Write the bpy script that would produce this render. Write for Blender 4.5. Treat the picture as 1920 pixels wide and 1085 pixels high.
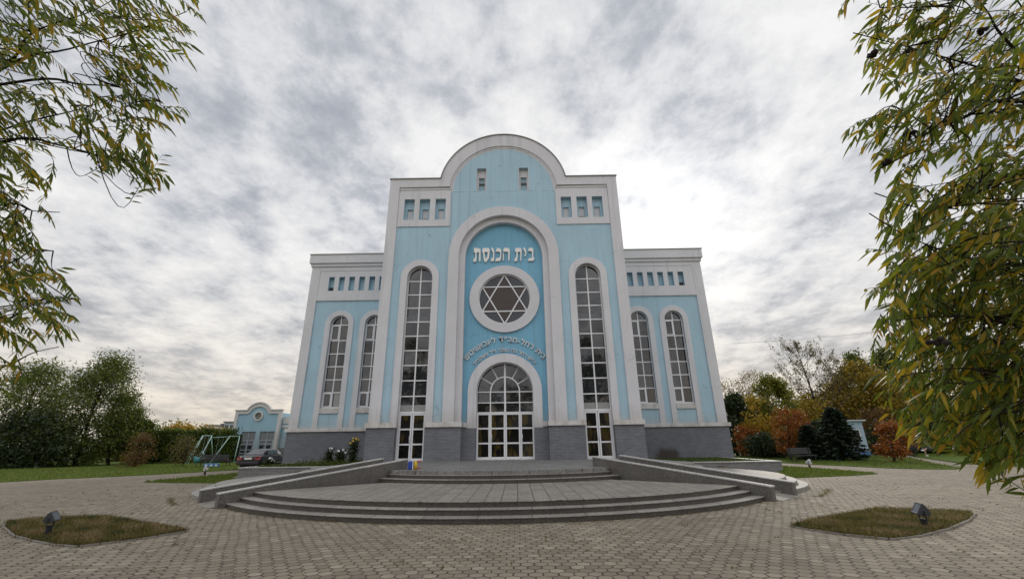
import bpy, bmesh, math, random
import numpy as np
from mathutils import Vector, Matrix
from mathutils.geometry import tessellate_polygon

for o in list(bpy.data.objects): bpy.data.objects.remove(o)
SC = bpy.context.scene
COL = SC.collection
rng = np.random.default_rng(7)
random.seed(7)
R = math.radians
PI = math.pi

# ------------------------------------------------------------------ camera
RM = ((0.9998624587, 0.0101705947, -0.0131004843),
      (0.0157519076, -0.3351457309, 0.9420346153),
      (-0.0051904809, 0.9421114042, 0.3352598408))
CC = (0.6042, 0.0, 1.5)
FPX = 809.162
cd = bpy.data.cameras.new('camera')
cam = bpy.data.objects.new('camera', cd); COL.objects.link(cam)
m = Matrix.Identity(4)
for i in range(3):
    m[i][0] = RM[0][i]; m[i][1] = RM[1][i]; m[i][2] = -RM[2][i]; m[i][3] = CC[i]
cam.matrix_world = m
cd.sensor_width = 36; cd.lens = FPX/1920*36
cd.clip_start = 0.05; cd.clip_end = 3000
SC.camera = cam

def ray(u, v):
    a = ((u-960)/FPX, -(v-542.5)/FPX, 1.0)
    return Vector([sum(a[k]*RM[k][i] for k in range(3)) for i in range(3)])
def at(u, v, y):            # photo direction met with the vertical plane at distance y
    d = ray(u, v); return Vector(CC)+d*((y-CC[1])/d.y)
def deep(u, v, d):          # photo direction at depth d
    return Vector(CC)+ray(u, v)*d

# ------------------------------------------------------------------ sky, sun
SUN_AZ, SUN_EL = R(20.5), R(25.7)
sd = Vector((math.sin(SUN_AZ)*math.cos(SUN_EL), math.cos(SUN_AZ)*math.cos(SUN_EL), math.sin(SUN_EL)))
W = bpy.data.worlds.new('World'); SC.world = W; W.use_nodes = True
def sky():
    nt = W.node_tree; N = nt.nodes; L = nt.links; N.clear()
    out = N.new('ShaderNodeOutputWorld'); bg = N.new('ShaderNodeBackground'); bg.inputs[1].default_value = 0.1
    L.new(bg.outputs[0], out.inputs[0])
    st = N.new('ShaderNodeTexSky'); st.sky_type = 'NISHITA'; st.sun_disc = False
    st.sun_elevation = SUN_EL; st.sun_rotation = SUN_AZ; st.dust_density = 2.0
    tc = N.new('ShaderNodeTexCoord'); sp = N.new('ShaderNodeSeparateXYZ'); L.new(tc.outputs['Generated'], sp.inputs[0])
    def M(op, a, b=None, c=None, clamp=False):
        n = N.new('ShaderNodeMath'); n.operation = op; n.use_clamp = clamp
        for i, x in enumerate((a, b, c)):
            if x is None: continue
            if isinstance(x, (int, float)): n.inputs[i].default_value = x
            else: L.new(x, n.inputs[i])
        return n.outputs[0]
    def mix(f, a, b, mode='MIX'):
        n = N.new('ShaderNodeMix'); n.data_type = 'RGBA'; n.blend_type = mode
        for i, x in ((0, f), (6, a), (7, b)):
            if isinstance(x, (int, float)): n.inputs[i].default_value = x
            elif isinstance(x, tuple): n.inputs[i].default_value = (*x, 1)
            else: L.new(x, n.inputs[i])
        return n.outputs[2]
    z = M('MAXIMUM', sp.outputs[2], 0.0)
    zz = M('ADD', z, 0.20)
    u = M('DIVIDE', sp.outputs[0], zz); v = M('DIVIDE', sp.outputs[1], zz)
    cb = N.new('ShaderNodeCombineXYZ'); L.new(u, cb.inputs[0]); L.new(v, cb.inputs[1])
    def noise(scale, loc, det, rough, dist, stretch=(1, 1, 1), rot=0):
        mp = N.new('ShaderNodeMapping'); mp.inputs['Location'].default_value = loc
        mp.inputs['Scale'].default_value = stretch; mp.inputs['Rotation'].default_value = (0, 0, rot)
        L.new(cb.outputs[0], mp.inputs[0])
        n = N.new('ShaderNodeTexNoise'); n.inputs['Scale'].default_value = scale; n.inputs['Detail'].default_value = det
        n.inputs['Roughness'].default_value = rough; n.inputs['Distortion'].default_value = dist
        L.new(mp.outputs[0], n.inputs['Vector']); return n.outputs[0]
    n1 = noise(4.2, (3.1, 1.7, 0), 10, .62, .10, (1.0, .80, 1), R(8))
    n2 = noise(2.1, (9.4, 4.4, 0), 4, .5, .1, (1.0, .62, 1), R(-12))
    n3 = noise(14.0, (1.1, 7.7, 0), 8, .66, .1, (1.0, .9, 1), R(20))
    c = M('ADD', M('ADD', M('MULTIPLY', n1, .60), M('MULTIPLY', n2, .42)), M('MULTIPLY', n3, .22))
    # thin cloud by the sun shines through
    dp = N.new('ShaderNodeVectorMath'); dp.operation = 'DOT_PRODUCT'
    L.new(tc.outputs['Generated'], dp.inputs[0]); dp.inputs[1].default_value = sd
    dpos = M('MAXIMUM', dp.outputs['Value'], 0.0)
    glow = M('POWER', dpos, 60.0); glow2 = M('POWER', dpos, 9.0)
    c2 = M('ADD', c, M('ADD', M('MULTIPLY', glow, .11), M('MULTIPLY', glow2, .012)))
    cr = N.new('ShaderNodeValToRGB'); L.new(c2, cr.inputs[0])
    e = cr.color_ramp.elements
    e[0].position = .485; e[0].color = (.43, .46, .52, 1)
    e[1].position = .75; e[1].color = (.98, .98, .98, 1)
    for p, q in ((.545, (.53, .555, .605)), (.588, (.65, .668, .71)), (.630, (.77, .782, .81)), (.685, (.88, .882, .89))):
        x = e.new(p); x.color = (*q, 1)
    # brightening of the cloud layer toward and round the sun
    br = M('ADD', .93, M('ADD', M('MULTIPLY', glow, .30), M('MULTIPLY', glow2, .03)))
    # added brightening of the unseen sky behind the camera, to light the facade
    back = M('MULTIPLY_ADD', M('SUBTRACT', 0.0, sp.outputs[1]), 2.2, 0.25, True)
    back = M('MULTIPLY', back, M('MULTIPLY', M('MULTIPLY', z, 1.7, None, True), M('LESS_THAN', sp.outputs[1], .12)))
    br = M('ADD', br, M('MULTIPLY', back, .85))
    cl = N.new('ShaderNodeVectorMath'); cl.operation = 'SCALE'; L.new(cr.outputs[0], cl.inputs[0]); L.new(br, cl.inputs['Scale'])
    # warm air low at the horizon
    hz = M('POWER', M('SUBTRACT', 1.0, z), 7.0)
    cw = mix(hz, cl.outputs[0], (1.0, .86, .66), 'MULTIPLY')
    cw = mix(M('MULTIPLY', M('POWER', M('SUBTRACT', 1.0, z), 11.0), .62), cw, (.90, .80, .68))
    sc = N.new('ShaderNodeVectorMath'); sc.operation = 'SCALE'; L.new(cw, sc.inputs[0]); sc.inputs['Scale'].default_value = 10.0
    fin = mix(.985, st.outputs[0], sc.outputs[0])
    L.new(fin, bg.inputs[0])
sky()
ld = bpy.data.lights.new('sun', 'SUN'); ld.energy = 1.5; ld.angle = R(12); ld.color = (1.0, .93, .82)
sun = bpy.data.objects.new('sun', ld); COL.objects.link(sun)
sun.rotation_euler = (-sd).to_track_quat('-Z', 'Y').to_euler()
SC.view_settings.view_transform = 'Standard'; SC.view_settings.look = 'None'
SC.view_settings.exposure = 0.0; SC.view_settings.gamma = 1.0
SC.cycles.use_denoising = True
SC.cycles.max_bounces = 6

# ------------------------------------------------------------------ helpers
class MB:
    def __init__(s): s.v = []; s.f = []
    def add(s, vs, fs):
        n = len(s.v); s.v += [tuple(p) for p in vs]; s.f += [tuple(i+n for i in f) for f in fs]; return s
    def box(s, x0, x1, y0, y1, z0, z1):
        v = [(x0,y0,z0),(x1,y0,z0),(x1,y1,z0),(x0,y1,z0),(x0,y0,z1),(x1,y0,z1),(x1,y1,z1),(x0,y1,z1)]
        return s.add(v, [(3,2,1,0),(4,5,6,7),(0,1,5,4),(1,2,6,5),(2,3,7,6),(3,0,4,7)])
    def _prism(s, loops, lo, hi, fn):
        pts = [p for l in loops for p in l]
        tri = tessellate_polygon([[Vector((p[0], p[1], 0)) for p in l] for l in loops])
        n = len(pts)
        v = [fn(p, lo) for p in pts]+[fn(p, hi) for p in pts]
        f = [tuple(t) for t in tri]+[tuple(i+n for i in reversed(t)) for t in tri]
        k = 0
        for l in loops:
            q = len(l)
            for i in range(q):
                a = k+i; b = k+(i+1) % q; f.append((a, b, b+n, a+n))
            k += q
        return s.add(v, f)
    def xz(s, loops, y0, y1):        # outline drawn on the facade, with thickness along y
        if isinstance(loops[0][0], (int, float)): loops = [loops]
        return s._prism(loops, y0, y1, lambda p, h: (p[0], h, p[1]))
    def xy(s, loops, z0, z1):        # outline drawn on the plan, with height
        if isinstance(loops[0][0], (int, float)): loops = [loops]
        return s._prism(loops, z0, z1, lambda p, h: (p[0], p[1], h))
    def yz(s, loops, x0, x1):
        if isinstance(loops[0][0], (int, float)): loops = [loops]
        return s._prism(loops, x0, x1, lambda p, h: (h, p[0], p[1]))
    def tube(s, pts, rad, n=6, cap=True):
        pts = [Vector(p) for p in pts]
        if isinstance(rad, (int, float)): rad = [rad]*len(pts)
        vs = []; fs = []
        up = Vector((0, 0, 1))
        for i, p in enumerate(pts):
            t = (pts[min(i+1, len(pts)-1)]-pts[max(i-1, 0)])
            if t.length < 1e-9: t = Vector((0, 0, 1))
            t.normalize()
            a = t.cross(up if abs(t.z) < .95 else Vector((1, 0, 0))).normalized(); b = t.cross(a)
            for k in range(n):
                w = 2*PI*k/n; vs.append(p+(a*math.cos(w)+b*math.sin(w))*rad[i])
        for i in range(len(pts)-1):
            for k in range(n):
                q = (k+1) % n; fs.append((i*n+k, i*n+q, (i+1)*n+q, (i+1)*n+k))
        if cap: fs.append(tuple(range(n-1, -1, -1))); fs.append(tuple((len(pts)-1)*n+k for k in range(n)))
        return s.add(vs, fs)
    def bar(s, a, b, w):
        return s.tube([a, b], w*.7071, 4)
    def ball(s, c, r, nu=10, nv=6, jit=0):
        c = Vector(c); rr = r if isinstance(r, (tuple, list)) else (r, r, r)
        vs = [c+Vector((0, 0, rr[2]))]; fs = []
        for j in range(1, nv):
            t = PI*j/nv
            for i in range(nu):
                p = 2*PI*i/nu; k = 1+random.uniform(-jit, jit)
                vs.append(c+Vector((rr[0]*math.sin(t)*math.cos(p)*k, rr[1]*math.sin(t)*math.sin(p)*k, rr[2]*math.cos(t)*k)))
        vs.append(c-Vector((0, 0, rr[2])))
        for i in range(nu): fs.append((0, 1+i, 1+(i+1) % nu))
        for j in range(nv-2):
            for i in range(nu):
                a = 1+j*nu+i; b = 1+j*nu+(i+1) % nu; fs.append((a, a+nu, b+nu, b))
        n = len(vs)-1; k = 1+(nv-2)*nu
        for i in range(nu): fs.append((n, k+(i+1) % nu, k+i))
        return s.add(vs, fs)
    def xform(s, M):
        s.v = [tuple(M @ Vector(p)) for p in s.v]; return s
    def build(s, name, mat, parent=None, smooth=False, recalc=True, bevel=0, label=None):
        me = bpy.data.meshes.new(name); me.from_pydata(s.v, [], s.f); me.update()
        if recalc:
            bm = bmesh.new(); bm.from_mesh(me); bmesh.ops.recalc_face_normals(bm, faces=bm.faces); bm.to_mesh(me); bm.free()
        if smooth: me.polygons.foreach_set('use_smooth', [True]*len(me.polygons))
        if mat: me.materials.append(mat)
        o = bpy.data.objects.new(name, me); COL.objects.link(o)
        if parent: adopt(o, parent)
        if bevel:
            b = o.modifiers.new('bevel', 'BEVEL'); b.width = bevel; b.segments = 2; b.limit_method = 'ANGLE'
        if label: o['label'] = label
        return o
def adopt(o, p):
    o.parent = p
    loc = p.get('_w')
    w = Vector(p.location) if p.parent is None else Vector((0, 0, 0))
    if p.type == 'EMPTY': o.matrix_parent_inverse = (Matrix.Translation(p.location) @ p.rotation_euler.to_matrix().to_4x4()).inverted()
def tag(o, label, cat, group=None, kind=None):
    o['label'] = label; o['category'] = cat
    if group: o['group'] = group
    if kind: o['kind'] = kind
    return o
def thing(name, label, cat, loc=(0, 0, 0), group=None):
    o = bpy.data.objects.new(name, None); COL.objects.link(o); o.location = loc; o.empty_display_size = .3
    return tag(o, label, cat, group)
def struct(o, label=None, cat=None):
    o['kind'] = 'structure'
    if label: o['label'] = label
    if cat: o['category'] = cat
    return o
def stuff(o, label, cat):
    o['kind'] = 'stuff'; o['label'] = label; o['category'] = cat; return o
def copy_tree(o, parent=None):
    c = o.copy(); COL.objects.link(c)
    if parent: c.parent = parent
    for ch in list(o.children): copy_tree(ch, c)
    return c
def arc(cx, cz, r, a0, a1, n):
    return [(cx+r*math.cos(a0+(a1-a0)*i/n), cz+r*math.sin(a0+(a1-a0)*i/n)) for i in range(n+1)]
def archp(cx, zc, r, z0, n=28):      # round-headed opening
    return [(cx-r, z0)]+arc(cx, zc, r, PI, 0, n)+[(cx+r, z0)]
def rect(x0, x1, z0, z1): return [(x0, z0), (x0, z1), (x1, z1), (x1, z0)]
def band(cx, zc, ro, ri, z0, n=28):  # arch-shaped surround open at the bottom
    return [(cx-ro, z0)]+arc(cx, zc, ro, PI, 0, n)+[(cx+ro, z0), (cx+ri, z0)]+arc(cx, zc, ri, 0, PI, n)+[(cx-ri, z0)]

# ------------------------------------------------------------------ materials
class NT:
    def __init__(s, name):
        s.m = bpy.data.materials.new(name); s.m.use_nodes = True
        s.nt = s.m.node_tree; s.N = s.nt.nodes; s.L = s.nt.links
        s.p = s.N['Principled BSDF']; s.out = s.N['Material Output']
        s._tc = None
    def tc(s, k='Object'):
        if not s._tc: s._tc = s.N.new('ShaderNodeTexCoord')
        return s._tc.outputs[k]
    def set(s, i, x):
        if isinstance(x, bpy.types.NodeSocket): s.L.new(x, i)
        elif isinstance(x, tuple) and len(x) == 3 and i.type == 'RGBA': i.default_value = (*x, 1)
        else: i.default_value = x
    def math(s, op, a, b=None, c=None, clamp=False):
        n = s.N.new('ShaderNodeMath'); n.operation = op; n.use_clamp = clamp
        for i, x in enumerate((a, b, c)):
            if x is not None: s.set(n.inputs[i], x)
        return n.outputs[0]
    def vmath(s, op, a, b=None):
        n = s.N.new('ShaderNodeVectorMath'); n.operation = op
        s.set(n.inputs[0], a)
        if b is not None:
            if op == 'SCALE': s.set(n.inputs['Scale'], b)
            else: s.set(n.inputs[1], b)
        return n.outputs['Value'] if op in ('LENGTH', 'DOT_PRODUCT', 'DISTANCE') else n.outputs[0]
    def mapping(s, v, scale=(1, 1, 1), loc=(0, 0, 0), rot=(0, 0, 0)):
        n = s.N.new('ShaderNodeMapping'); n.inputs['Scale'].default_value = scale
        n.inputs['Location'].default_value = loc; n.inputs['Rotation'].default_value = rot
        s.L.new(v, n.inputs[0]); return n.outputs[0]
    def noise(s, v, scale, det=5, rough=.55, dist=0):
        n = s.N.new('ShaderNodeTexNoise'); n.inputs['Scale'].default_value = scale; n.inputs['Detail'].default_value = det
        n.inputs['Roughness'].default_value = rough; n.inputs['Distortion'].default_value = dist
        s.L.new(v, n.inputs['Vector']); return n.outputs[0]
    def voro(s, v, scale, out='Distance'):
        n = s.N.new('ShaderNodeTexVoronoi'); n.inputs['Scale'].default_value = scale; s.L.new(v, n.inputs['Vector']); return n.outputs[out]
    def ramp(s, f, stops, const=False):
        n = s.N.new('ShaderNodeValToRGB'); s.set(n.inputs[0], f); e = n.color_ramp.elements
        if const: n.color_ramp.interpolation = 'CONSTANT'
        while len(e) > 1: e.remove(e[-1])
        for i, (p, c) in enumerate(stops):
            c = (c, c, c) if isinstance(c, (int, float)) else c
            if i == 0: e[0].position = p; e[0].color = (*c, 1)
            else: x = e.new(p); x.color = (*c, 1)
        return n.outputs[0]
    def mix(s, f, a, b, mode='MIX'):
        n = s.N.new('ShaderNodeMix'); n.data_type = 'RGBA'; n.blend_type = mode
        s.set(n.inputs[0], f); s.set(n.inputs[6], a); s.set(n.inputs[7], b); return n.outputs[2]
    def bump(s, h, strength=.3, dist=.01):
        n = s.N.new('ShaderNodeBump'); n.inputs['Strength'].default_value = strength; n.inputs['Distance'].default_value = dist
        s.L.new(h, n.inputs['Height']); s.L.new(n.outputs[0], s.p.inputs['Normal'])
    def fin(s, col=None, rough=None, metal=None, spec=None, ior=None):
        if col is not None: s.set(s.p.inputs['Base Color'], col)
        if rough is not None: s.set(s.p.inputs['Roughness'], rough)
        if metal is not None: s.p.inputs['Metallic'].default_value = metal
        if spec is not None: s.p.inputs['Specular IOR Level'].default_value = spec
        if ior is not None: s.p.inputs['IOR'].default_value = ior
        return s.m
def plain(name, c, rough=.5, metal=0, var=.15, scale=6, spec=.5):
    t = NT(name); n = t.noise(t.tc(), scale, 5, .6)
    col = t.mix(n, tuple(x*(1-var) for x in c), tuple(min(1, x*(1+var)) for x in c))
    return t.fin(col, rough, metal, spec)

def stucco(name, c, dirt, streak=.35, cracks=True):
    t = NT(name); o = t.tc()
    big = t.noise(o, .55, 5, .6)
    st = t.noise(t.mapping(o, (8.5, 8.5, .35)), 1.0, 7, .7)
    fine = t.noise(o, 30, 4, .6)
    col = t.mix(t.ramp(big, [(.3, .0), (.75, 1.0)]), tuple(x*.93 for x in c), tuple(min(1, x*1.05) for x in c))
    s1 = t.math('MULTIPLY', t.ramp(st, [(.47, 0), (.72, 1)]), streak)
    col = t.mix(s1, col, dirt)
    pat = t.noise(t.mapping(o, (1, 1, .6)), 1.9, 6, .7, .4)
    col = t.mix(t.math('MULTIPLY', t.ramp(pat, [(.60, 0), (.70, 1)]), .22), col, tuple(x*.8 for x in c))
    sp = t.N.new('ShaderNodeSeparateXYZ'); t.L.new(o, sp.inputs[0])
    # splashed dirt low on the walls, with a ragged upper edge
    zl = t.math('ADD', sp.outputs[2], t.math('MULTIPLY_ADD', st, 2.4, -1.2))
    col = t.mix(t.math('MULTIPLY', t.ramp(t.math('MULTIPLY', zl, .1), [(.255, 1), (.335, 0)]), .42), col, (.33, .29, .25))
    # rain marks washed down in separate runs
    run = t.noise(t.mapping(o, (3.1, 3.1, .11)), 1.0, 3, .5)
    col = t.mix(t.math('MULTIPLY', t.ramp(run, [(.60, 0), (.66, 1)]), .16), col, (.22, .24, .25))
    # hairline cracks
    nz = t.N.new('ShaderNodeTexNoise'); nz.inputs['Scale'].default_value = 1.6; nz.inputs['Detail'].default_value = 6; t.L.new(o, nz.inputs['Vector'])
    ve = t.N.new('ShaderNodeTexVoronoi'); ve.feature = 'DISTANCE_TO_EDGE'; ve.inputs['Scale'].default_value = .42
    t.L.new(t.vmath('ADD', o, t.vmath('SCALE', nz.outputs['Color'], .9)), ve.inputs['Vector'])
    ck = t.math('MULTIPLY', t.math('LESS_THAN', ve.outputs['Distance'], .0045), t.ramp(t.noise(o, .8, 3), [(.52, 0), (.58, 1)]))
    col = t.mix(t.math('MULTIPLY', ck, .55 if cracks else .3), col, tuple(x*.45 for x in c))
    if cracks:
        hh = t.math('ABSOLUTE', t.math('SUBTRACT', t.math('ADD', sp.outputs[2], t.math('MULTIPLY', t.noise(o, 7, 5, .7), .06)), 16.625))
        ln = t.math('MULTIPLY', t.math('LESS_THAN', hh, .012), t.ramp(t.noise(o, 3.5, 3), [(.42, 0), (.52, 1)]))
        col = t.mix(t.math('MULTIPLY', ln, .75), col, (.16, .15, .14))
    t.bump(fine, .12, .01)
    return t.fin(col, .85, 0, .25)
WHITE = stucco('white_stucco', (.62, .612, .632), (.42, .405, .40), .16, False)
BLUE = stucco('blue_stucco', (.385, .545, .635), (.27, .37, .42), .38)
BLUE_SHADED = stucco('blue_stucco_shaded', (.20, .43, .58), (.15, .31, .41), .45, False)  # recess wall: same blue, its shade painted in as a darker, bluer tone

def stained_white():
    t = NT('stained_white'); o = t.tc()
    n = t.noise(t.mapping(o, (1, 1, .5)), 2.6, 7, .7)
    col = t.mix(t.ramp(n, [(.45, 0), (.68, 1)]), (.58, .56, .545), (.40, .36, .31))
    n2 = t.noise(o, 6, 6, .75)
    col = t.mix(t.ramp(n2, [(.62, 0), (.67, .8)]), col, (.17, .14, .11))
    t.bump(n2, .2, .02)
    return t.fin(col, .85, 0, .25)
STAINED = stained_white()

def brick(name, c1, c2, mortar, soot=None):
    t = NT(name); o = t.tc()
    sp = t.N.new('ShaderNodeSeparateXYZ'); t.L.new(o, sp.inputs[0])
    cb = t.N.new('ShaderNodeCombineXYZ'); t.L.new(t.math('ADD', sp.outputs[0], sp.outputs[1]), cb.inputs[0]); t.L.new(sp.outputs[2], cb.inputs[1])
    b = t.N.new('ShaderNodeTexBrick'); t.L.new(cb.outputs[0], b.inputs['Vector'])
    b.inputs['Scale'].default_value = 1; b.inputs['Brick Width'].default_value = .30; b.inputs['Row Height'].default_value = .072
    b.inputs['Mortar Size'].default_value = .008; b.inputs['Mortar Smooth'].default_value = .15; b.inputs['Bias'].default_value = 0
    t.set(b.inputs['Color1'], c1); t.set(b.inputs['Color2'], c2); t.set(b.inputs['Mortar'], mortar)
    n = t.noise(o, 1.2, 6, .65); n2 = t.noise(o, 45, 3, .6)
    col = t.mix(t.math('MULTIPLY', t.ramp(n, [(.35, 0), (.8, 1)]), .45), b.outputs[0], tuple(x*.62 for x in c1))
    w = t.noise(t.mapping(o, (1.4, 1.4, 5)), 2.2, 5, .7)
    col = t.mix(t.math('MULTIPLY', t.ramp(w, [(.58, 0), (.72, 1)]), .35), col, tuple(min(1, x*1.5) for x in c2))
    if soot:
        d = t.vmath('DISTANCE', t.mapping(o, (1, 0, 1.9)), (soot[0], 0, soot[2]*1.9))
        f = t.ramp(t.math('ADD', d, t.math('MULTIPLY_ADD', t.noise(o, 2.2, 6, .7), 1.1, -.55)), [(.5, 1), (1.35, 0)])
        col = t.mix(t.math('MULTIPLY', f, .85), col, (.045, .032, .026))
    h = t.math('MULTIPLY_ADD', b.outputs[1], -1.0, t.math('MULTIPLY', n2, .25))
    t.bump(h, .5, .012)
    return t.fin(col, .8, 0, .3)
BRICK = brick('grey_brick', (.118, .123, .140), (.165, .170, .188), (.25, .25, .26))
BRICK_SOOT = brick('grey_brick_wing', (.118, .123, .140), (.160, .165, .182), (.23, .23, .24), (10.2, 0, .65))
BRICK_LOW = brick('grey_planter_brick', (.135, .132, .130), (.19, .187, .185), (.26, .255, .25))

def granite(name, c, joints=None, light=1.0):
    t = NT(name); o = t.tc()
    v = t.voro(o, 55, 'Color'); vs = t.N.new('ShaderNodeSeparateColor'); t.L.new(v, vs.inputs[0])
    n = t.noise(o, 90, 3, .7); b = t.noise(o, 1.6, 6, .65)
    col = t.ramp(t.math('MULTIPLY_ADD', vs.outputs[0], .6, t.math('MULTIPLY', n, .4)), [(.15, tuple(x*.45 for x in c)), (.5, c), (.85, tuple(x*1.7 for x in c))])
    col = t.mix(t.math('MULTIPLY', t.ramp(b, [(.4, 0), (.7, 1)]), .45), col, tuple(x*.55 for x in c))
    if joints:
        br = t.N.new('ShaderNodeTexBrick'); t.L.new(t.mapping(o, (1, 1, 1), (.2, .11, 0), (0, 0, joints[2])), br.inputs['Vector'])
        br.inputs['Scale'].default_value = 1; br.inputs['Brick Width'].default_value = joints[0]; br.inputs['Row Height'].default_value = joints[1]
        br.inputs['Mortar Size'].default_value = .012; br.offset = .37
        t.set(br.inputs['Color1'], (.86, .85, .84)); t.set(br.inputs['Color2'], (1.12, 1.1, 1.08)); t.set(br.inputs['Mortar'], (.32, .29, .26))
        col = t.mix(1.0, col, br.outputs[0], 'MULTIPLY')
    t.bump(n, .08, .004)
    return t.fin(col, .55 if joints else .5, 0, .4)
GRANITE_SHADED = granite('granite', (.070, .062, .054))  # risers: step granite with their shade put into a darker colour
GRANITE_WALL = granite('granite_wall', (.110, .101, .092))
GRANITE_LIT = granite('granite_lit', (.27, .25, .225), (1.1, 9.0, 0))  # treads: same granite, light on the top faces put into a paler colour
SLAB = granite('granite_slab', (.245, .225, .195), (.55, .36, R(90)))
SLAB_TOP = granite('granite_platform', (.185, .18, .172), (.6, .6, 0))

def pavers():
    t = NT('hex_pavers'); o = t.tc()
    w = .18
    p = t.vmath('ADD', t.vmath('SCALE', o, 1/w), (2000.0, 1732.0508, 0))
    sp0 = t.N.new('ShaderNodeSeparateXYZ'); t.L.new(p, sp0.inputs[0])
    cb0 = t.N.new('ShaderNodeCombineXYZ'); t.L.new(sp0.outputs[0], cb0.inputs[0]); t.L.new(sp0.outputs[1], cb0.inputs[1])
    # slightly wobbly laying
    nz = t.N.new('ShaderNodeTexNoise'); nz.inputs['Scale'].default_value = 1.1; nz.inputs['Detail'].default_value = 2; t.L.new(o, nz.inputs['Vector'])
    wob = t.vmath('SCALE', t.vmath('SUBTRACT', nz.outputs['Color'], (.5, .5, .5)), .55)
    p = t.vmath('MULTIPLY', t.vmath('ADD', cb0.outputs[0], wob), (1, 1, 0))
    s = (1.0, 1.7320508, 1.0); hs = (.5, .8660254, 0)
    a = t.vmath('SUBTRACT', t.vmath('MODULO', p, s), hs)
    b = t.vmath('SUBTRACT', t.vmath('MODULO', t.vmath('SUBTRACT', p, hs), s), hs)
    fl = lambda q: t.vmath('MULTIPLY', q, (1, 1, 0))
    a = fl(a); b = fl(b)
    sel = t.math('LESS_THAN', t.vmath('LENGTH', a), t.vmath('LENGTH', b))
    mx = t.N.new('ShaderNodeMix'); mx.data_type = 'VECTOR'; t.L.new(sel, mx.inputs[0]); t.L.new(b, mx.inputs[4]); t.L.new(a, mx.inputs[5]); loc = mx.outputs[1]
    sp = t.N.new('ShaderNodeSeparateXYZ'); t.L.new(loc, sp.inputs[0])
    ax = t.math('ABSOLUTE', sp.outputs[0]); ay = t.math('ABSOLUTE', sp.outputs[1])
    d = t.math('MAXIMUM', ax, t.math('MULTIPLY_ADD', ax, .5, t.math('MULTIPLY', ay, .8660254)))
    cen = t.vmath('SUBTRACT', p, loc)
    wn = t.N.new('ShaderNodeTexWhiteNoise'); wn.noise_dimensions = '2D'
    t.L.new(t.vmath('SNAP', t.vmath('ADD', cen, (.1, .1, 0)), (.5, .8660254, 1.0)), wn.inputs['Vector'])
    tone = t.ramp(wn.outputs['Value'], [(0, (.190, .156, .110)), (.3, (.252, .212, .152)), (.6, (.284, .240, .174)), (.85, (.30, .25, .185)), (1, (.38, .328, .245))])
    fine = t.noise(o, 110, 4, .65); mid = t.noise(o, 9, 5, .6); big = t.noise(o, .33, 5, .6)
    tone = t.mix(t.math('MULTIPLY', t.ramp(fine, [(.35, 1), (.6, 0)]), .35), tone, (.15, .132, .112))
    tone = t.mix(t.math('MULTIPLY', t.ramp(big, [(.40, 0), (.68, 1)]), .42), tone, (.165, .138, .108))
    tone = t.mix(t.math('MULTIPLY', t.ramp(mid, [(.52, 0), (.75, 1)]), .35), tone, (.14, .12, .095))
    # joints: earth, wider where the corners have crumbled
    jw = t.math('MULTIPLY_ADD', t.ramp(t.noise(o, 3.0, 4, .7), [(.38, 0), (.72, 1)]), .06, .034)
    corner = t.math('MULTIPLY', t.ramp(t.vmath('LENGTH', loc), [(.50, 0), (.56, 1)]), t.math('MULTIPLY', t.ramp(t.noise(o, 5.5, 3, .6), [(.40, 0), (.54, 1)]), .085))
    lim = t.math('SUBTRACT', .5, t.math('ADD', jw, corner))
    j = t.math('SMOOTH_MIN', 1.0, t.math('MULTIPLY', t.math('MAXIMUM', t.math('SUBTRACT', d, lim), 0), 40.0), .01)
    j = t.math('MINIMUM', j, 1.0)
    earth = t.ramp(t.noise(o, 2.0, 4, .6), [(.40, (.036, .029, .023)), (.58, (.05, .041, .029)), (.72, (.05, .052, .022))])
    col = t.mix(j, tone, earth)
    h = t.math('ADD', t.math('MULTIPLY', j, -1.0), t.math('ADD', t.math('MULTIPLY', fine, .12), t.math('MULTIPLY', wn.outputs['Value'], .25)))
    t.bump(h, .6, .012)
    return t.fin(col, .82, 0, .3)
PAVERS = pavers()

def ground_mat(name, cs, scale=1.0):
    t = NT(name); o = t.tc()
    n = t.noise(o, 14*scale, 8, .75); b = t.noise(o, .5*scale, 5, .65)
    f = t.math('MULTIPLY_ADD', n, .6, t.math('MULTIPLY', b, .45))
    col = t.ramp(f, [(.36, cs[0]), (.50, cs[1]), (.60, cs[2]), (.72, cs[3])])
    t.bump(n, .8, .06)
    return t.fin(col, .95, 0, .1)
GRASS_G = ground_mat('lawn_ground', [(.040, .058, .009), (.068, .105, .014), (.095, .13, .02), (.16, .14, .04)])
BED_G = ground_mat('bed_soil', [(.035, .032, .012), (.06, .055, .02), (.085, .07, .03), (.12, .09, .04)], 1.5)
SOIL = ground_mat('planter_soil', [(.02, .018, .01), (.035, .03, .018), (.04, .05, .018), (.07, .06, .03)])
FAR_G = ground_mat('far_ground', [(.035, .05, .012), (.05, .07, .016), (.07, .085, .025), (.10, .10, .04)], .3)

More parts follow.
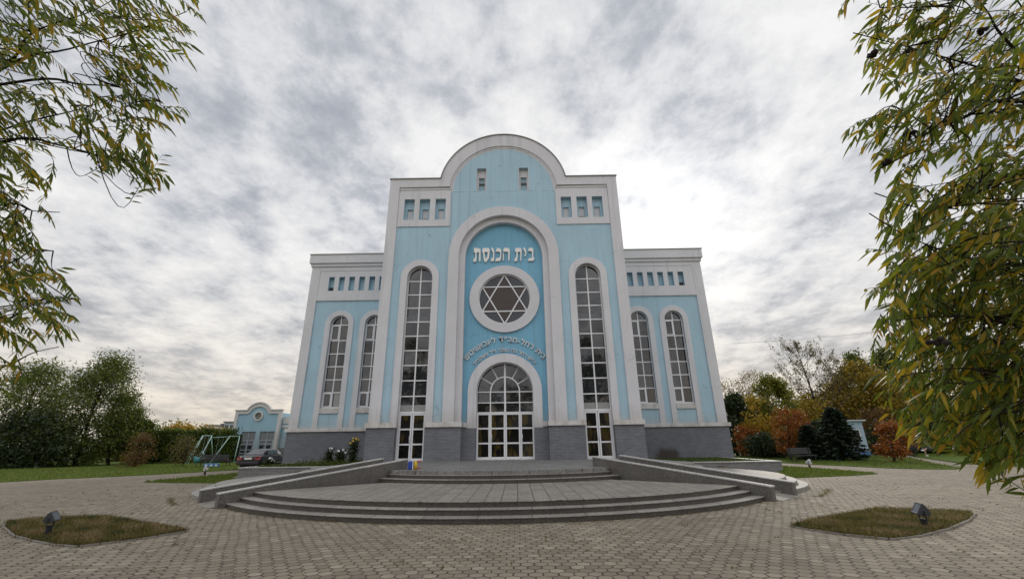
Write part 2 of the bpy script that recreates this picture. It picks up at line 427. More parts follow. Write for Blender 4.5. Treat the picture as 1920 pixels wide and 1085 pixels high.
FRAME = plain('white_frame', (.70, .70, .72), .4, 0, .05, 4)
def glass(name, c, rough=.04, ior=1.85, warm=None):
    t = NT(name)
    g = t.N.new('ShaderNodeNewGeometry')
    k = t.ramp(g.outputs['Random Per Island'], [(0, tuple(x*.45 for x in c)), (.5, c), (1, tuple(x*1.6 for x in c))])
    wn = t.N.new('ShaderNodeTexWhiteNoise'); wn.noise_dimensions = '1D'; t.L.new(t.math('MULTIPLY', g.outputs['Random Per Island'], 917.0), wn.inputs['W'])
    off = t.vmath('SCALE', t.vmath('SUBTRACT', wn.outputs['Color'], (.5, .5, .5)), .10)
    n = t.N.new('ShaderNodeTexNoise'); n.inputs['Scale'].default_value = 1.1; t.L.new(t.tc(), n.inputs['Vector'])
    off2 = t.vmath('SCALE', t.vmath('SUBTRACT', n.outputs['Color'], (.5, .5, .5)), .06)
    nn = t.vmath('NORMALIZE', t.vmath('ADD', t.vmath('ADD', g.outputs['Normal'], off), off2))
    t.L.new(nn, t.p.inputs['Normal'])
    if warm:
        b = t.noise(t.mapping(t.tc(), (2.4, 2.4, .7)), 1.0, 4, .6)
        k = t.mix(t.ramp(b, [(.53, 0), (.58, 1)]), k, warm)  # yellow-brown reflections of autumn trees painted into the pane colour
    return t.fin(k, rough, 0, .5, ior)
GLASS = glass('dark_glass', (.014, .015, .019), .03, 1.78)
GLASS_B = glass('brown_glass', (.034, .017, .012), .12, 1.45)
GLASS_G = glass('slate_glass', (.030, .036, .048), .08, 1.6)
GLASS_DOOR = glass('door_glass', (.006, .006, .006), .05, 1.33, (.050, .036, .010))
CURTAIN = plain('pale_curtain', (.28, .28, .27), .4, 0, .2, 9)
STEEL = plain('steel', (.55, .55, .56), .35, .9, .05)
LETTER = plain('letter_cream', (.62, .60, .56), .35, .35, .15, 5)
LETTER_S = plain('letter_grey', (.56, .58, .59), .45, .1, .2, 5)
DARK = plain('dark_metal', (.018, .018, .02), .5, .3, .2)
ROOFM = plain('grey_roof', (.18, .18, .18), .8)
BARK = plain('bark', (.050, .040, .030), .9, 0, .4, 12, .1)
BARK_D = plain('dark_bark', (.028, .022, .017), .9, 0, .4, 12, .1)
TERR = granite('terrace_stone', (.23, .215, .195))
CAPW = granite('cap_stone', (.40, .385, .365))

def leaf_mat(name, stops, trans=.35, rough=.5, glow=.3):
    t = NT(name); g = t.N.new('ShaderNodeNewGeometry')
    col = t.ramp(g.outputs['Random Per Island'], stops)
    t.fin(col, rough, 0, .3)
    tr = t.N.new('ShaderNodeBsdfTranslucent'); t.L.new(t.mix(glow, col, (.22, .28, .02), 'ADD'), tr.inputs[0])
    mx = t.N.new('ShaderNodeMixShader'); mx.inputs[0].default_value = trans
    t.L.new(t.p.outputs[0], mx.inputs[1]); t.L.new(tr.outputs[0], mx.inputs[2]); t.L.new(mx.outputs[0], t.out.inputs[0])
    return t.m
WILLOW = leaf_mat('willow_leaf', [(0, (.034, .058, .011)), (.32, (.070, .108, .016)), (.64, (.13, .16, .02)), (.75, (.27, .215, .016)), (.92, (.46, .28, .018)), (1, (.28, .13, .018))], .48, .42, .5)
WILLOW_FAR = leaf_mat('willow_far_leaf', [(0, (.042, .062, .014)), (.6, (.086, .112, .022)), (.85, (.125, .145, .04)), (1, (.18, .155, .028))], .40)
L_DARK = leaf_mat('dark_green_leaf', [(0, (.010, .018, .007)), (.6, (.020, .035, .010)), (1, (.04, .055, .014))], .15)
L_GREEN = leaf_mat('green_leaf', [(0, (.026, .046, .009)), (.6, (.055, .088, .014)), (1, (.12, .13, .02))], .3)
L_OLIVE = leaf_mat('olive_yellow_leaf', [(0, (.11, .085, .011)), (.5, (.25, .165, .016)), (.85, (.36, .22, .018)), (1, (.10, .105, .014))], .34)
L_YELL = leaf_mat('yellow_leaf', [(0, (.20, .13, .012)), (.6, (.40, .25, .020)), (1, (.48, .30, .035))], .35, .5, .1)
L_HEDGE = leaf_mat('hedge_leaf', [(0, (.028, .05, .010)), (.6, (.065, .10, .016)), (1, (.13, .15, .022))], .3)
L_ORANGE = leaf_mat('orange_leaf', [(0, (.14, .032, .010)), (.5, (.27, .072, .012)), (.85, (.40, .14, .018)), (1, (.14, .10, .015))], .3, .5, .1)
L_RED = leaf_mat('red_brown_leaf', [(0, (.06, .022, .010)), (.6, (.11, .04, .014)), (1, (.16, .09, .02))], .25)
L_BROWN = leaf_mat('brown_leaf', [(0, (.05, .034, .015)), (.6, (.10, .068, .024)), (1, (.16, .12, .03))], .25)
L_PALE = leaf_mat('pale_straw_leaf', [(0, (.15, .095, .02)), (1, (.27, .18, .04))], .15, .6, .05)
L_YG = leaf_mat('yellow_green_leaf', [(0, (.06, .075, .011)), (.6, (.15, .15, .016)), (1, (.28, .21, .02))], .36)
L_SPRUCE = leaf_mat('spruce_needle', [(0, (.009, .016, .010)), (.7, (.018, .030, .015)), (1, (.032, .045, .020))], .05)
GRASS = leaf_mat('lawn_grass', [(0, (.045, .07, .009)), (.6, (.095, .14, .016)), (1, (.17, .17, .035))], .3)
DRY = leaf_mat('dry_grass', [(0, (.07, .052, .012)), (.35, (.12, .085, .018)), (.62, (.17, .115, .03)), (.85, (.07, .08, .014)), (1, (.21, .155, .06))], .25)
PETAL_Y = plain('yellow_petal', (.62, .42, .05), .6); PETAL_W = plain('white_petal', (.7, .68, .66), .6)

# ------------------------------------------------------------------ ground
def sheet(name, poly, z0, z1, mat, label=None, cat=None):
    o = MB().xy([poly], z0, z1).build(name, mat); struct(o); return o
g = MB().xy([[(-900, -200), (900, -200), (900, 1200), (-900, 1200)]], -.6, -.06).build('ground', FAR_G); struct(g)
plaza = [(-60, -14), (60, -14), (60, 14), (27.5, 24.0), (26.8, 27.5), (33.8, 39.2), (40, 46), (34, 52), (-8, 52), (-20, 46), (-17.5, 34.5), (-18.77, 32.2), (-19.9, 30.2), (-21.15, 28), (-22.2, 26.5), (-24.2, 24.9), (-25.1, 23.1), (-32, 18), (-60, 12)]
sheet('paved_plaza', plaza, -.3, 0, PAVERS)
lawnR = [(18.3, 33.2), (18.5, 31.5), (19.2, 28.6), (19.75, 26.4), (20.06, 24.8), (21.0, 23.6), (22.1, 23.15), (23.2, 23.9), (25.9, 28.4), (31.2, 36.2), (33, 42), (30.5, 47), (20, 47), (18.5, 40)]
sheet('lawn_right_side', lawnR, -.2, .03, GRASS_G)
lawnR2 = [(26.9, 27.5), (27.6, 24.2), (60, 14), (90, 20), (90, 80), (46, 60), (40, 47), (33.9, 39.0)]
sheet('lawn_far_right', lawnR2, -.2, .035, GRASS_G)
lawnL = [(-25.1, 23.1), (-24.2, 24.9), (-22.2, 26.5), (-21.15, 28), (-19.9, 30.2), (-18.77, 32.2), (-18.9, 34.5), (-21, 40), (-24, 46), (-30, 50), (-70, 60), (-90, 30), (-60, 12), (-32, 18)]
sheet('lawn_left_side', lawnL, -.2, .03, GRASS_G)
stripL = [(-16.85, 21.85), (-14.6, 21.2), (-12.0, 20.55), (-12.9, 22.6), (-13.9, 23.6), (-14.7, 25.2), (-15.3, 28.6), (-15.95, 28.6), (-16.4, 25)]
sheet('grass_strip_left', stripL, -.2, .03, GRASS_G)
stripR = [(16.6, 20.95), (14.6, 20.1), (11.7, 19.35), (12.6, 21.6), (13.7, 23.4), (14.7, 25.2), (15.3, 28.6), (15.95, 28.6), (16.5, 25)]
sheet('grass_strip_right', stripR, -.2, .03, GRASS_G)

def inpoly(pts, poly):
    x, y = pts[:, 0], pts[:, 1]; r = np.zeros(len(pts), bool); n = len(poly)
    for i in range(n):
        (x1, y1), (x2, y2) = poly[i], poly[(i+1) % n]
        c = ((y1 > y) != (y2 > y)) & (x < (x2-x1)*(y-y1)/((y2-y1) if y2 != y1 else 1e-9)+x1)
        r ^= c
    return r
def sample(poly, n):
    P = np.array(poly); lo, hi = P.min(0), P.max(0); out = []
    tot = 0
    while tot < n:
        q = rng.uniform(lo, hi, (n*2, 2)); q = q[inpoly(q, poly)]; out.append(q); tot += len(q)
    return np.concatenate(out)[:n]
def np_mesh(name, V, F, mat, smooth=False):
    V = np.asarray(V, np.float32); F = np.asarray(F, np.int32)
    me = bpy.data.meshes.new(name); k = F.shape[1]
    me.vertices.add(len(V)); me.vertices.foreach_set('co', V.ravel())
    me.loops.add(F.size); me.loops.foreach_set('vertex_index', F.ravel())
    me.polygons.add(len(F)); me.polygons.foreach_set('loop_start', np.arange(0, F.size, k, dtype=np.int32))
    me.polygons.foreach_set('loop_total', np.full(len(F), k, np.int32))
    me.update(calc_edges=True); me.validate()
    me.materials.append(mat)
    o = bpy.data.objects.new(name, me); COL.objects.link(o); return o
def blades(name, P, z, h, w, mat, lean=.45):
    n = len(P); H = h*rng.uniform(.45, 1.25, n); a = rng.uniform(0, 2*PI, n)
    d = np.stack([np.cos(a), np.sin(a)], 1); s = np.stack([-d[:, 1], d[:, 0]], 1)
    L = rng.uniform(.05, lean*1.8, n)*H
    V = np.zeros((n, 5, 3)); b = P
    V[:, 0, :2] = b-s*w; V[:, 1, :2] = b+s*w; V[:, :2, 2] = z
    mid = b+d*(L*.35)[:, None]; V[:, 2, :2] = mid-s*w*.75; V[:, 3, :2] = mid+s*w*.75; V[:, 2:4, 2] = (z+H*.6)[:, None]
    V[:, 4, :2] = b+d*L[:, None]; V[:, 4, 2] = z+H
    i = np.arange(n)[:, None]*5
    F = np.concatenate([np.concatenate([i+0, i+1, i+3], 1), np.concatenate([i+0, i+3, i+2], 1), np.concatenate([i+2, i+3, i+4], 1)])
    return np_mesh(name, V.reshape(-1, 3), F, mat)
# lawn blades where they are near enough to show
for nm, poly, n, lb in (('lawn_grass', lawnL[:8]+[(-34, 40), (-44, 36), (-32, 18)], 26000, 'mown green grass of the wide lawn at the left'),
                    ('lawn_grass', lawnR, 12000, 'mown green grass under the orange trees at the right'),
                    ('lawn_grass', stripL, 5000, 'narrow grass patch beside the left planter'),
                    ('lawn_grass', stripR, 5000, 'narrow grass patch beside the right planter')):
    P = sample(poly, n); stuff(blades(nm, P, .03, .085, .012, GRASS), lb, 'grass')

# ------------------------------------------------------------------ leaf scatter
def leaves(C, D, ln, wd, rs=.35, fold=False):
    """leaf quads at C pointing along D; returns V,F"""
    n = len(C); D = D/np.linalg.norm(D, axis=1, keepdims=True)
    r = rng.normal(size=(n, 3)); S = np.cross(D, r); S /= np.linalg.norm(S, axis=1, keepdims=True)
    k = rng.uniform(1-rs, 1+rs, n)[:, None]
    L = ln*k; Wd = wd*k
    if not fold:
        V = np.stack([C, C+D*L*.45+S*Wd*.5, C+D*L, C+D*L*.45-S*Wd*.5], 1)
        F = np.arange(n)[:, None]*4+np.array([[0, 1, 2, 3]])
        return V.reshape(-1, 3), F
    Nn = np.cross(S, D); bend = (rng.uniform(.02, .16, n)[:, None])*L
    g = np.array([0, 0, -1.0])
    V = np.stack([C,
                  C+D*L*.30+S*Wd*.46, C+D*L*.30-Nn*Wd*.13, C+D*L*.30-S*Wd*.46,
                  C+D*L*.66+S*Wd*.36+g*bend*.5, C+D*L*.66-Nn*Wd*.10+g*bend*.5, C+D*L*.66-S*Wd*.36+g*bend*.5,
                  C+D*L+g*bend*1.3], 1)
    i = np.arange(n)[:, None]*8
    q = np.concatenate([i+np.array([[1, 4, 5, 2]]), i+np.array([[2, 5, 6, 3]])])
    t = np.concatenate([i+np.array([[0, 1, 2, 2]]), i+np.array([[0, 2, 3, 3]]), i+np.array([[4, 7, 5, 5]]), i+np.array([[5, 7, 6, 6]])])
    t = t[:, :3]
    F = np.concatenate([t, q[:, [0, 1, 2]], q[:, [0, 2, 3]]])
    return V.reshape(-1, 3), F
def trunk_mb(base, top, r0, r1, bend=.2, n=7):
    b = Vector(base); t = Vector(top); pts = []; rs = []
    off = Vector((random.uniform(-bend, bend), random.uniform(-bend, bend), 0))
    for i in range(n):
        k = i/(n-1); p = b.lerp(t, k)+off*math.sin(k*PI)
        pts.append(p); rs.append(r0+(r1-r0)*k)
    rs[0] *= 1.35
    return pts, rs
def tree(name, label, cat, base, height, width, mat, nleaf=3000, leaf=.28, lw=.16, clusters=40, low=.18, shape='round', bark=None,
         trunk_r=.13, group=None, sig=.42, lean=(0, 0), depth=None, droop=.25, top_frac=.9, limbs=16):
    bark = bark or BARK
    bx, by = base[0], base[1]; bz = base[2] if len(base) > 2 else 0
    t = thing(name, label, cat, (bx, by, bz), group)
    H = height; w = width/2; dp = (depth or width)/2
    tb = MB(); tp, tr = trunk_mb((bx, by, bz-.1), (bx+lean[0]*.8, by+lean[1], bz+H*top_frac), trunk_r, trunk_r*.2, .05*H)
    tb.tube(tp, tr, 8)
    # clusters in the crown volume
    cs = []
    for i in range(clusters):
        k = random.random()
        hz = low+(1-low)*k
        if shape == 'round': wr = math.sqrt(max(0.03, 1-((hz-(low+1)/2)/((1-low)/2*1.05))**2))
        elif shape == 'cone': wr = max(.05, (1-k))**.85
        elif shape == 'column': wr = min(1, .55+.6*math.sin(PI*min(1, .15+k*.85)))
        elif shape == 'vase': wr = .35+.65*math.sin(PI*min(.93, .12+k*.75))
        else: wr = min(1.0, 1.25*(1-k)**.5)
        a = random.uniform(0, 2*PI); rr = math.sqrt(random.uniform(.12, 1))*wr
        cs.append(Vector((bx+lean[0]*hz+w*rr*math.cos(a), by+lean[1]*hz+dp*rr*math.sin(a), bz+H*hz*.97)))
    br = MB()
    for c in cs[:limbs*2]:
        kz = max(.08, min(.95, (c.z-bz)/H*.62/top_frac)); idx = kz*(len(tp)-1); i0 = int(idx); s = tp[i0].lerp(tp[min(i0+1, len(tp)-1)], idx-i0)
        md = s.lerp(c, .5)+Vector((0, 0, -.04*H*random.random()+.02*H))
        r = tr[i0]*.45
        br.tube([s, md, c], [r, r*.6, r*.15], 5, False)
    tb.build('trunk', bark, t, True, False); br.build('limbs', bark, t, True, False)
    C = np.array([tuple(c) for c in cs]); per = max(1, nleaf//len(cs))
    idx = np.repeat(np.arange(len(cs)), per)
    s = sig*width/4*np.array([1, 1, .8])
    sc = rng.uniform(.6, 1.3, len(cs))[idx][:, None]
    Q = C[idx]+np.clip(rng.normal(size=(len(idx), 3)), -2, 2)*s*sc
    Q[:, 2] = np.maximum(Q[:, 2], bz+.08)
    Dv = rng.normal(size=(len(idx), 3)); Dv[:, 2] -= droop
    V, F = leaves(Q, Dv, leaf, lw)
    o = np_mesh('crown', V, F, mat); adopt(o, t)
    return t
def bare_tree(name, label, base, height, spread, mat, nleaf, lean=(0, 0), thick=.16):
    t = thing(name, label, 'tree', base)
    mb = MB(); tips = []
    b = Vector(base); top = b+Vector((lean[0]*height, lean[1]*height, height*.97))
    tp, tr = trunk_mb(b-Vector((0, 0, .1)), top, thick, .015, .02*height, 14)
    mb.tube(tp, tr, 7, False)
    def twigs(p, d, ln, r, lev):
        q = p; pts = [p]
        for i in range(4):
            d = (d+Vector((random.gauss(0, .13), random.gauss(0, .13), random.gauss(.07, .06)))).normalized(); q = q+d*ln/4; pts.append(q)
        mb.tube(pts, [r, r*.8, r*.62, r*.45, r*.3], 4, False)
        tips.append(pts[-1]); tips.append(pts[3])
        if lev < 3:
            for i in range(5 if lev < 2 else 3):
                a = pts[random.randint(1, 4)]
                dd = (d+Vector((random.uniform(-1, 1), random.uniform(-1, 1), random.uniform(-.2, .7)))*.7).normalized()
                twigs(a, dd, ln*random.uniform(.35, .58), max(.008, r*.45), lev+1)
    for i in range(30):
        k = .22+.74*i/29; idx = k*13; i0 = min(12, int(idx)); p = tp[i0].lerp(tp[i0+1], idx-i0)
        a = i*2.4+random.uniform(-.4, .4)
        ln = spread*.5*math.sin(PI*min(.97, .22+.72*k))*random.uniform(.8, 1.15)*1.1
        twigs(p, Vector((math.cos(a), math.sin(a), .75)).normalized(), ln, tr[i0]*.42+.008, 1)
    mb.build('trunk', BARK, t, True, False)
    T = np.array([tuple(q) for q in tips]); k = rng.integers(0, len(T), nleaf)
    V, F = leaves(T[k]+rng.normal(size=(nleaf, 3))*.12, rng.normal(size=(nleaf, 3))+np.array([0, 0, -.4]), .15, .09)
    adopt(np_mesh('leaves', V, F, mat), t)
    return t
def spruce(label, base, height, width, n=5200, group=None):
    t = thing('spruce_tree', label, 'tree', base, group); b = Vector(base)
    MB().tube([b, b+Vector((0, 0, height))], [.10, .01], 7).build('trunk', BARK_D, t, True, False)
    Cs = []; Ds = []; mb = MB()
    nb = int(height*36)
    for i in range(nb):
        k = (i+.5)/nb; z = height*(.03+.95*k); ln = width/2*(1-k)**.62*random.uniform(.72, 1.12)+.06
        a = i*2.399+random.uniform(-.3, .3); d = Vector((math.cos(a), math.sin(a), -.18+.25*k))
        p0 = b+Vector((0, 0, z)); p1 = p0+d*ln
        mb.tube([p0, p1], [.014, .004], 3, False)
        m_ = max(6, int(n/nb))
        for q in range(m_):
            f = random.random()**.6
            Cs.append(tuple(p0.lerp(p1, f)+Vector((random.gauss(0, .05), random.gauss(0, .05), random.gauss(0, .035)))))
            side = Vector((-d.y, d.x, 0))*random.choice((-1, 1))
            Ds.append(tuple(d*.8+side*random.uniform(.2, 1)+Vector((0, 0, random.uniform(-.35, .15)))))
    mb.build('branches', BARK_D, t, False, False)
    V, F = leaves(np.array(Cs), np.array(Ds), .22, .085)
    adopt(np_mesh('crown', V, F, L_SPRUCE), t)
    return t

#FACADE
# ------------------------------------------------------------------ synagogue
YT, YD, YW, YB = 23.69, 24.30, 29.56, 46.0
S = thing('synagogue', 'tall pale blue synagogue with white arched trim and dark grey brick base', 'synagogue', (0, YT, 0))
bs = lambda mb, name, mat, **k: mb.build(name, mat, S, **k)
XT = 7.22
def tower_outline(dx=0, z0=2.45, dz=0):
    return [(-XT+dx, z0), (-XT+dx, 17.55+dz)]+[(-4.0, 17.55+dz)]+arc(0, 16.83, 4.05+dz, PI-.175, .175, 48)+[(4.0, 17.55+dz), (XT-dx, 17.55+dz), (XT-dx, z0)]
nichX = [(3.62, 4.27), (4.61, 5.26), (5.58, 6.23)]
# blue front wall with its openings
holes = []
for s in (-1, 1):
    for a, b in nichX: holes.append(rect(*sorted((s*a, s*b)), 14.63, 16.10))
    holes.append(rect(*sorted((s*1.03-.03, s*1.68-.03)), 16.66, 18.34))
bs(MB().xz([tower_outline(.012, 2.62, -.012)+archp(4.965, 10.79, .76, 2.62, 20)[::-1]+archp(0, 12.14, 2.72, 2.62, 40)[::-1]+archp(-4.965, 10.79, .76, 2.62, 20)[::-1]]+holes, YT+.10, YT+.34), 'front_wall', BLUE)
# shell behind
sh = MB()
sh.box(-7.2, -6.9, YT+.36, YB, 0, 17.3).box(6.9, 7.2, YT+.36, YB, 0, 17.3).box(-6.88, 6.88, YT+2.5, YB, 0, 17.2)
bs(sh, 'side_walls', BLUE)
bs(MB().box(-7.0, 7.0, YT+.4, YB-.1, 17.32, 17.42), 'roof', ROOFM)
# pilasters and gable fascia
fo = tower_outline(0, 2.58)
fi = [(6.60, 2.58), (6.60, 16.95), (3.36, 16.95)]+arc(0, 16.58, 3.43, .10, PI-.10, 44)+[(-3.36, 16.95), (-6.60, 16.95), (-6.60, 2.58)]
bs(MB().xz([fo+fi], YT, YT+.22), 'gable_fascia', WHITE)
for k, (ro, ri, zt, zb, yy) in enumerate(((3.425, 3.31, 16.945, 16.78, .06), (3.305, 3.20, 16.775, 16.60, .092))):
    q = [(6.59, zb), (6.59, zt), (ro-.05, zt)]+arc(0, 16.58, ro, .06, PI-.06, 44)+[(-ro+.05, zt), (-6.59, zt), (-6.59, zb), (-ri, zb)]+arc(0, 16.58, ri, PI-.01, .01, 44)+[(ri, zb)]
    bs(MB().xz([q], YT+yy, YT+.2), 'cornice_moulding', WHITE)
cap = [(-XT-.05, 17.555), (-XT-.05, 17.60), (-3.95, 17.60)]+arc(0, 16.83, 4.10, PI-.190, .190, 48)+[(3.95, 17.60), (XT+.05, 17.60), (XT+.05, 17.555), (3.99, 17.555)]+arc(0, 16.83, 4.056, .178, PI-.178, 48)+[(-3.99, 17.555)]
bs(MB().xz([cap], YT-.07, YT+.4), 'roof_edge', plain('coping', (.30, .29, .275), .5, .2))
# friezes with three niches each
for s in (-1, 1):
    hs = [rect(*sorted((s*a, s*b)), 14.63, 16.10) for a, b in nichX]
    bs(MB().xz([rect(*sorted((s*3.30, s*6.585)), 14.17, 16.595)]+hs, YT+.045, YT+.098), 'niche_frieze', WHITE)
    for i, (a, b) in enumerate(nichX):
        c = s*(a+b)/2; w2 = (b-a)/2+.03
        hz0 = 14.63
        wl = rect(c-.185, c+.185, 14.60, 15.52)
        n = bs(MB().xz([rect(c-w2, c+w2, 14.6, 16.13), rect(c-.185, c+.185, 14.605, 15.52)], YT+.345, YT+.55), 'niche', BLUE)
        MB().box(c-.184, c+.184, YT+.46, YT+.54, 14.61, 15.515).build('niche_panel', WHITE, n)
        if i == 1: MB().box(c-.175, c+.175, YT+.42, YT+.457, 14.62, 14.88).build('vent_hole', DARK, n)
# slots in the gable
for s in (-1, 1):
    c = s*1.355-.03
    n = bs(MB().xz([rect(c-.36, c+.36, 16.62, 18.38), rect(c-.19, c+.19, 16.63, 17.78)], YT+.345, YT+.5), 'gable_slot', WHITE)
    MB().box(c-.24, c+.24, YT+.51, YT+.56, 16.6, 17.8).build('slot_panel', BLUE, n)
    fr = band(0, 0, 1, .9, 0)
    bs(MB().box(c-.325, c-.295, YT+.085, YT+.34, 16.665, 18.33).box(c+.295, c+.325, YT+.085, YT+.34, 16.665, 18.33), 'slot_reveal', WHITE)
# big arch, two steps
bs(MB().xz([band(0, 12.14, 3.31, 2.70, 2.59, 56)], YT-.02, YT+.3), 'arch_surround', WHITE)
bs(MB().xz([band(0, 12.14, 2.698, 2.345, 2.59, 56)], YT+.27, YT+.6), 'arch_inner_surround', WHITE)
# recess wall
rw = MB().xz([[(-3.0, 2.4), (-3.0, 14.9), (3.0, 14.9), (3.0, 2.4)]+archp(0, 4.22, 1.60, 2.4, 28)[::-1], arc(0, 9.58, 1.6, 0, 2*PI*47/48, 47)], YD, YD+.2)
bs(rw, 'recess_wall', BLUE_SHADED)
bs(MB().xz([arc(0.02, 9.58, 2.07, 0, 2*PI*63/64, 63), arc(0.02, 9.58, 1.545, 0, 2*PI*63/64, 63)], YD-.13, YD+.12), 'round_window_surround', WHITE)
rwn = MB().xz([arc(0.02, 9.58, 1.555, 0, 2*PI*63/64, 63), arc(0.02, 9.58, 1.485, 0, 2*PI*63/64, 63)], YD+.03, YD+.13)
star = [(.02+1.52*math.sin(2*PI*k/6), 9.58+1.52*math.cos(2*PI*k/6)) for k in range(6)]
for tri in ((0, 2, 4), (1, 3, 5)):
    for i in range(3):
        a = star[tri[i]]; b = star[tri[(i+1) % 3]]
        dx, dz = b[0]-a[0], b[1]-a[1]; l = math.hypot(dx, dz); nx, nz = -dz/l*.035, dx/l*.035
        y0 = YD+.045+.004*(tri[0])
        rwn.xz([[(a[0]+nx, a[1]+nz), (b[0]+nx, b[1]+nz), (b[0]-nx, b[1]-nz), (a[0]-nx, a[1]-nz)]], y0, YD+.10)
rw_o = bs(rwn, 'round_window', FRAME)
MB().xz([arc(.02, 9.58, 1.55, 0, 2*PI*63/64, 63)], YD+.115, YD+.15).build('pane', GLASS_G, rw_o)
hexo = []
for k in range(12):
    r_ = 1.5 if k % 2 == 0 else 1.5/math.sqrt(3); hexo.append((.02+r_*math.sin(PI*k/6), 9.58+r_*math.cos(PI*k/6)))
MB().xz([hexo], YD+.105, YD+.112).build('star_pane', GLASS_B, rw_o)
# Hebrew sign over the round window
GL = [
 [[(-1.84,12.88),(-1.52,12.84),(-1.44,12.77),(-1.42,12.56),(-1.43,11.99),(-1.48,11.94),(-1.52,11.99),(-1.53,12.54),(-1.55,12.58),(-1.63,12.58),(-1.67,12.51),(-1.67,12.15),(-1.69,11.94),(-1.88,11.94),(-1.87,12.05),(-1.84,12.18),(-1.76,12.2),(-1.75,12.54),(-1.85,12.59)]],
 [[(-1.26,12.89),(-1.23,12.85),(-0.93,12.85),(-0.87,12.77),(-0.87,12.52),(-0.92,12.16),(-1.05,11.93),(-1.14,11.9),(-1.22,12.01),(-1.28,12.53),(-1.34,12.6),(-1.31,12.79)],[(-1.18,12.58),(-1.01,12.58),(-0.99,12.47),(-1.03,12.24),(-1.11,12.14),(-1.15,12.27),(-1.18,12.48)]],
 [[(-0.72,12.92),(-0.63,12.77),(-0.58,12.55),(-0.59,12.13),(-0.63,11.96),(-0.8,11.96),(-0.78,12.13),(-0.71,12.2),(-0.66,12.2),(-0.66,12.52),(-0.78,12.76)]],
 [[(-0.42,12.87),(-0.39,12.83),(-0.23,12.82),(-0.16,12.7),(-0.15,12.51),(-0.17,12.12),(-0.26,11.96),(-0.53,11.95),(-0.5,12.1),(-0.44,12.17),(-0.27,12.18),(-0.22,12.33),(-0.22,12.51),(-0.27,12.59),(-0.51,12.6),(-0.46,12.73)]],
 [[(0.05,12.88),(0.07,12.84),(0.27,12.83),(0.36,12.74),(0.37,12.5),(0.34,12.01),(0.29,11.93),(0.26,12.01),(0.27,12.5),(0.25,12.57),(-0.05,12.59),(-0.02,12.75)]],
 [[(-0.03,12.51),(0.0,12.52),(0.01,12.38),(-0.01,12.02),(-0.04,11.95),(-0.07,12.09),(-0.06,12.33)]],
 [[(0.74,12.86),(0.76,12.82),(1.04,12.82),(1.09,12.74),(1.09,12.49),(1.06,12.0),(1.03,11.93),(1.0,12.0),(1.01,12.52),(0.98,12.56),(0.88,12.56),(0.86,12.47),(0.84,12.16),(0.8,11.94),(0.63,11.93),(0.66,12.08),(0.69,12.15),(0.75,12.17),(0.78,12.5),(0.76,12.56),(0.67,12.58),(0.7,12.73)]],
 [[(1.25,12.88),(1.34,12.73),(1.39,12.59),(1.37,12.38),(1.29,12.21),(1.26,12.27),(1.3,12.41),(1.3,12.54),(1.23,12.67),(1.19,12.74)]],
 [[(1.56,12.84),(1.58,12.81),(1.77,12.81),(1.82,12.71),(1.8,12.19),(1.85,12.15),(1.85,12.06),(1.79,11.95),(1.47,11.94),(1.5,12.07),(1.56,12.13),(1.72,12.15),(1.73,12.5),(1.68,12.58),(1.49,12.6),(1.52,12.72)]]]
for g_ in GL[:4]+GL[6:]: bs(MB().xz(g_, YD-.10, YD-.02), 'sign_letter', LETTER)
bs(MB().xz(GL[4], YD-.10, YD-.02).xz(GL[5], YD-.10, YD-.02), 'sign_letter', LETTER)
# the two curved lines of lettering: glyph outlines laid along an arc
def arc_text(txt, cx, cz, rad, a_right, a_left, size, y0, y1, mat, name, bold=.0):
    n = len(txt); mb = MB(); adv = []; meshes = []
    for ch in txt:
        if ch == ' ': meshes.append(None); adv.append(.38*size); continue
        cu = bpy.data.curves.new('glyph', 'FONT'); cu.body = ch; cu.size = size; cu.align_x = 'CENTER'; cu.resolution_u = 2; cu.offset = bold
        cu.extrude = (y1-y0)/2
        o = bpy.data.objects.new('glyph', cu); COL.objects.link(o)
        dg = bpy.context.evaluated_depsgraph_get(); me = o.evaluated_get(dg).to_mesh()
        vs = [v.co.copy() for v in me.vertices]; fs = [tuple(p.vertices) for p in me.polygons]
        o.evaluated_get(dg).to_mesh_clear(); bpy.data.objects.remove(o); bpy.data.curves.remove(cu)
        if vs:
            x0 = min(v.x for v in vs); x1 = max(v.x for v in vs); vs = [Vector((v.x-(x0+x1)/2, v.y, v.z)) for v in vs]
            meshes.append((vs, fs)); adv.append(x1-x0+.13*size)
        else: meshes.append(None); adv.append(.3*size)
    tot = sum(adv); pos = 0
    for g_, w in zip(meshes, adv):
        k = (pos+w/2)/tot; pos += w
        if not g_: continue
        a = a_right+(a_left-a_right)*k
        ca, sa = math.cos(a-PI/2), math.sin(a-PI/2); px, pz = cx+rad*math.cos(a), cz+rad*math.sin(a)
        mb = MB(); mb.add([(px+v.x*ca-v.y*sa, (y0+y1)/2+v.z, pz+v.x*sa+v.y*ca) for v in g_[0]], g_[1])
        bs(mb, name, mat, recalc=False)
arc_text('בית רחל-חב״ד ליובאוויטש', 0.02, 4.30, 2.68, R(37), R(143), .44, YD-.08, YD-.02, LETTER_S, 'dedication_letter', .011)
arc_text('ע״ש רחל בת טובה ז״ל משקביץ', 0.0, 4.22, 2.19, R(41), R(139), .30, YD-.07, YD-.02, LETTER_S, 'small_letter', .006)
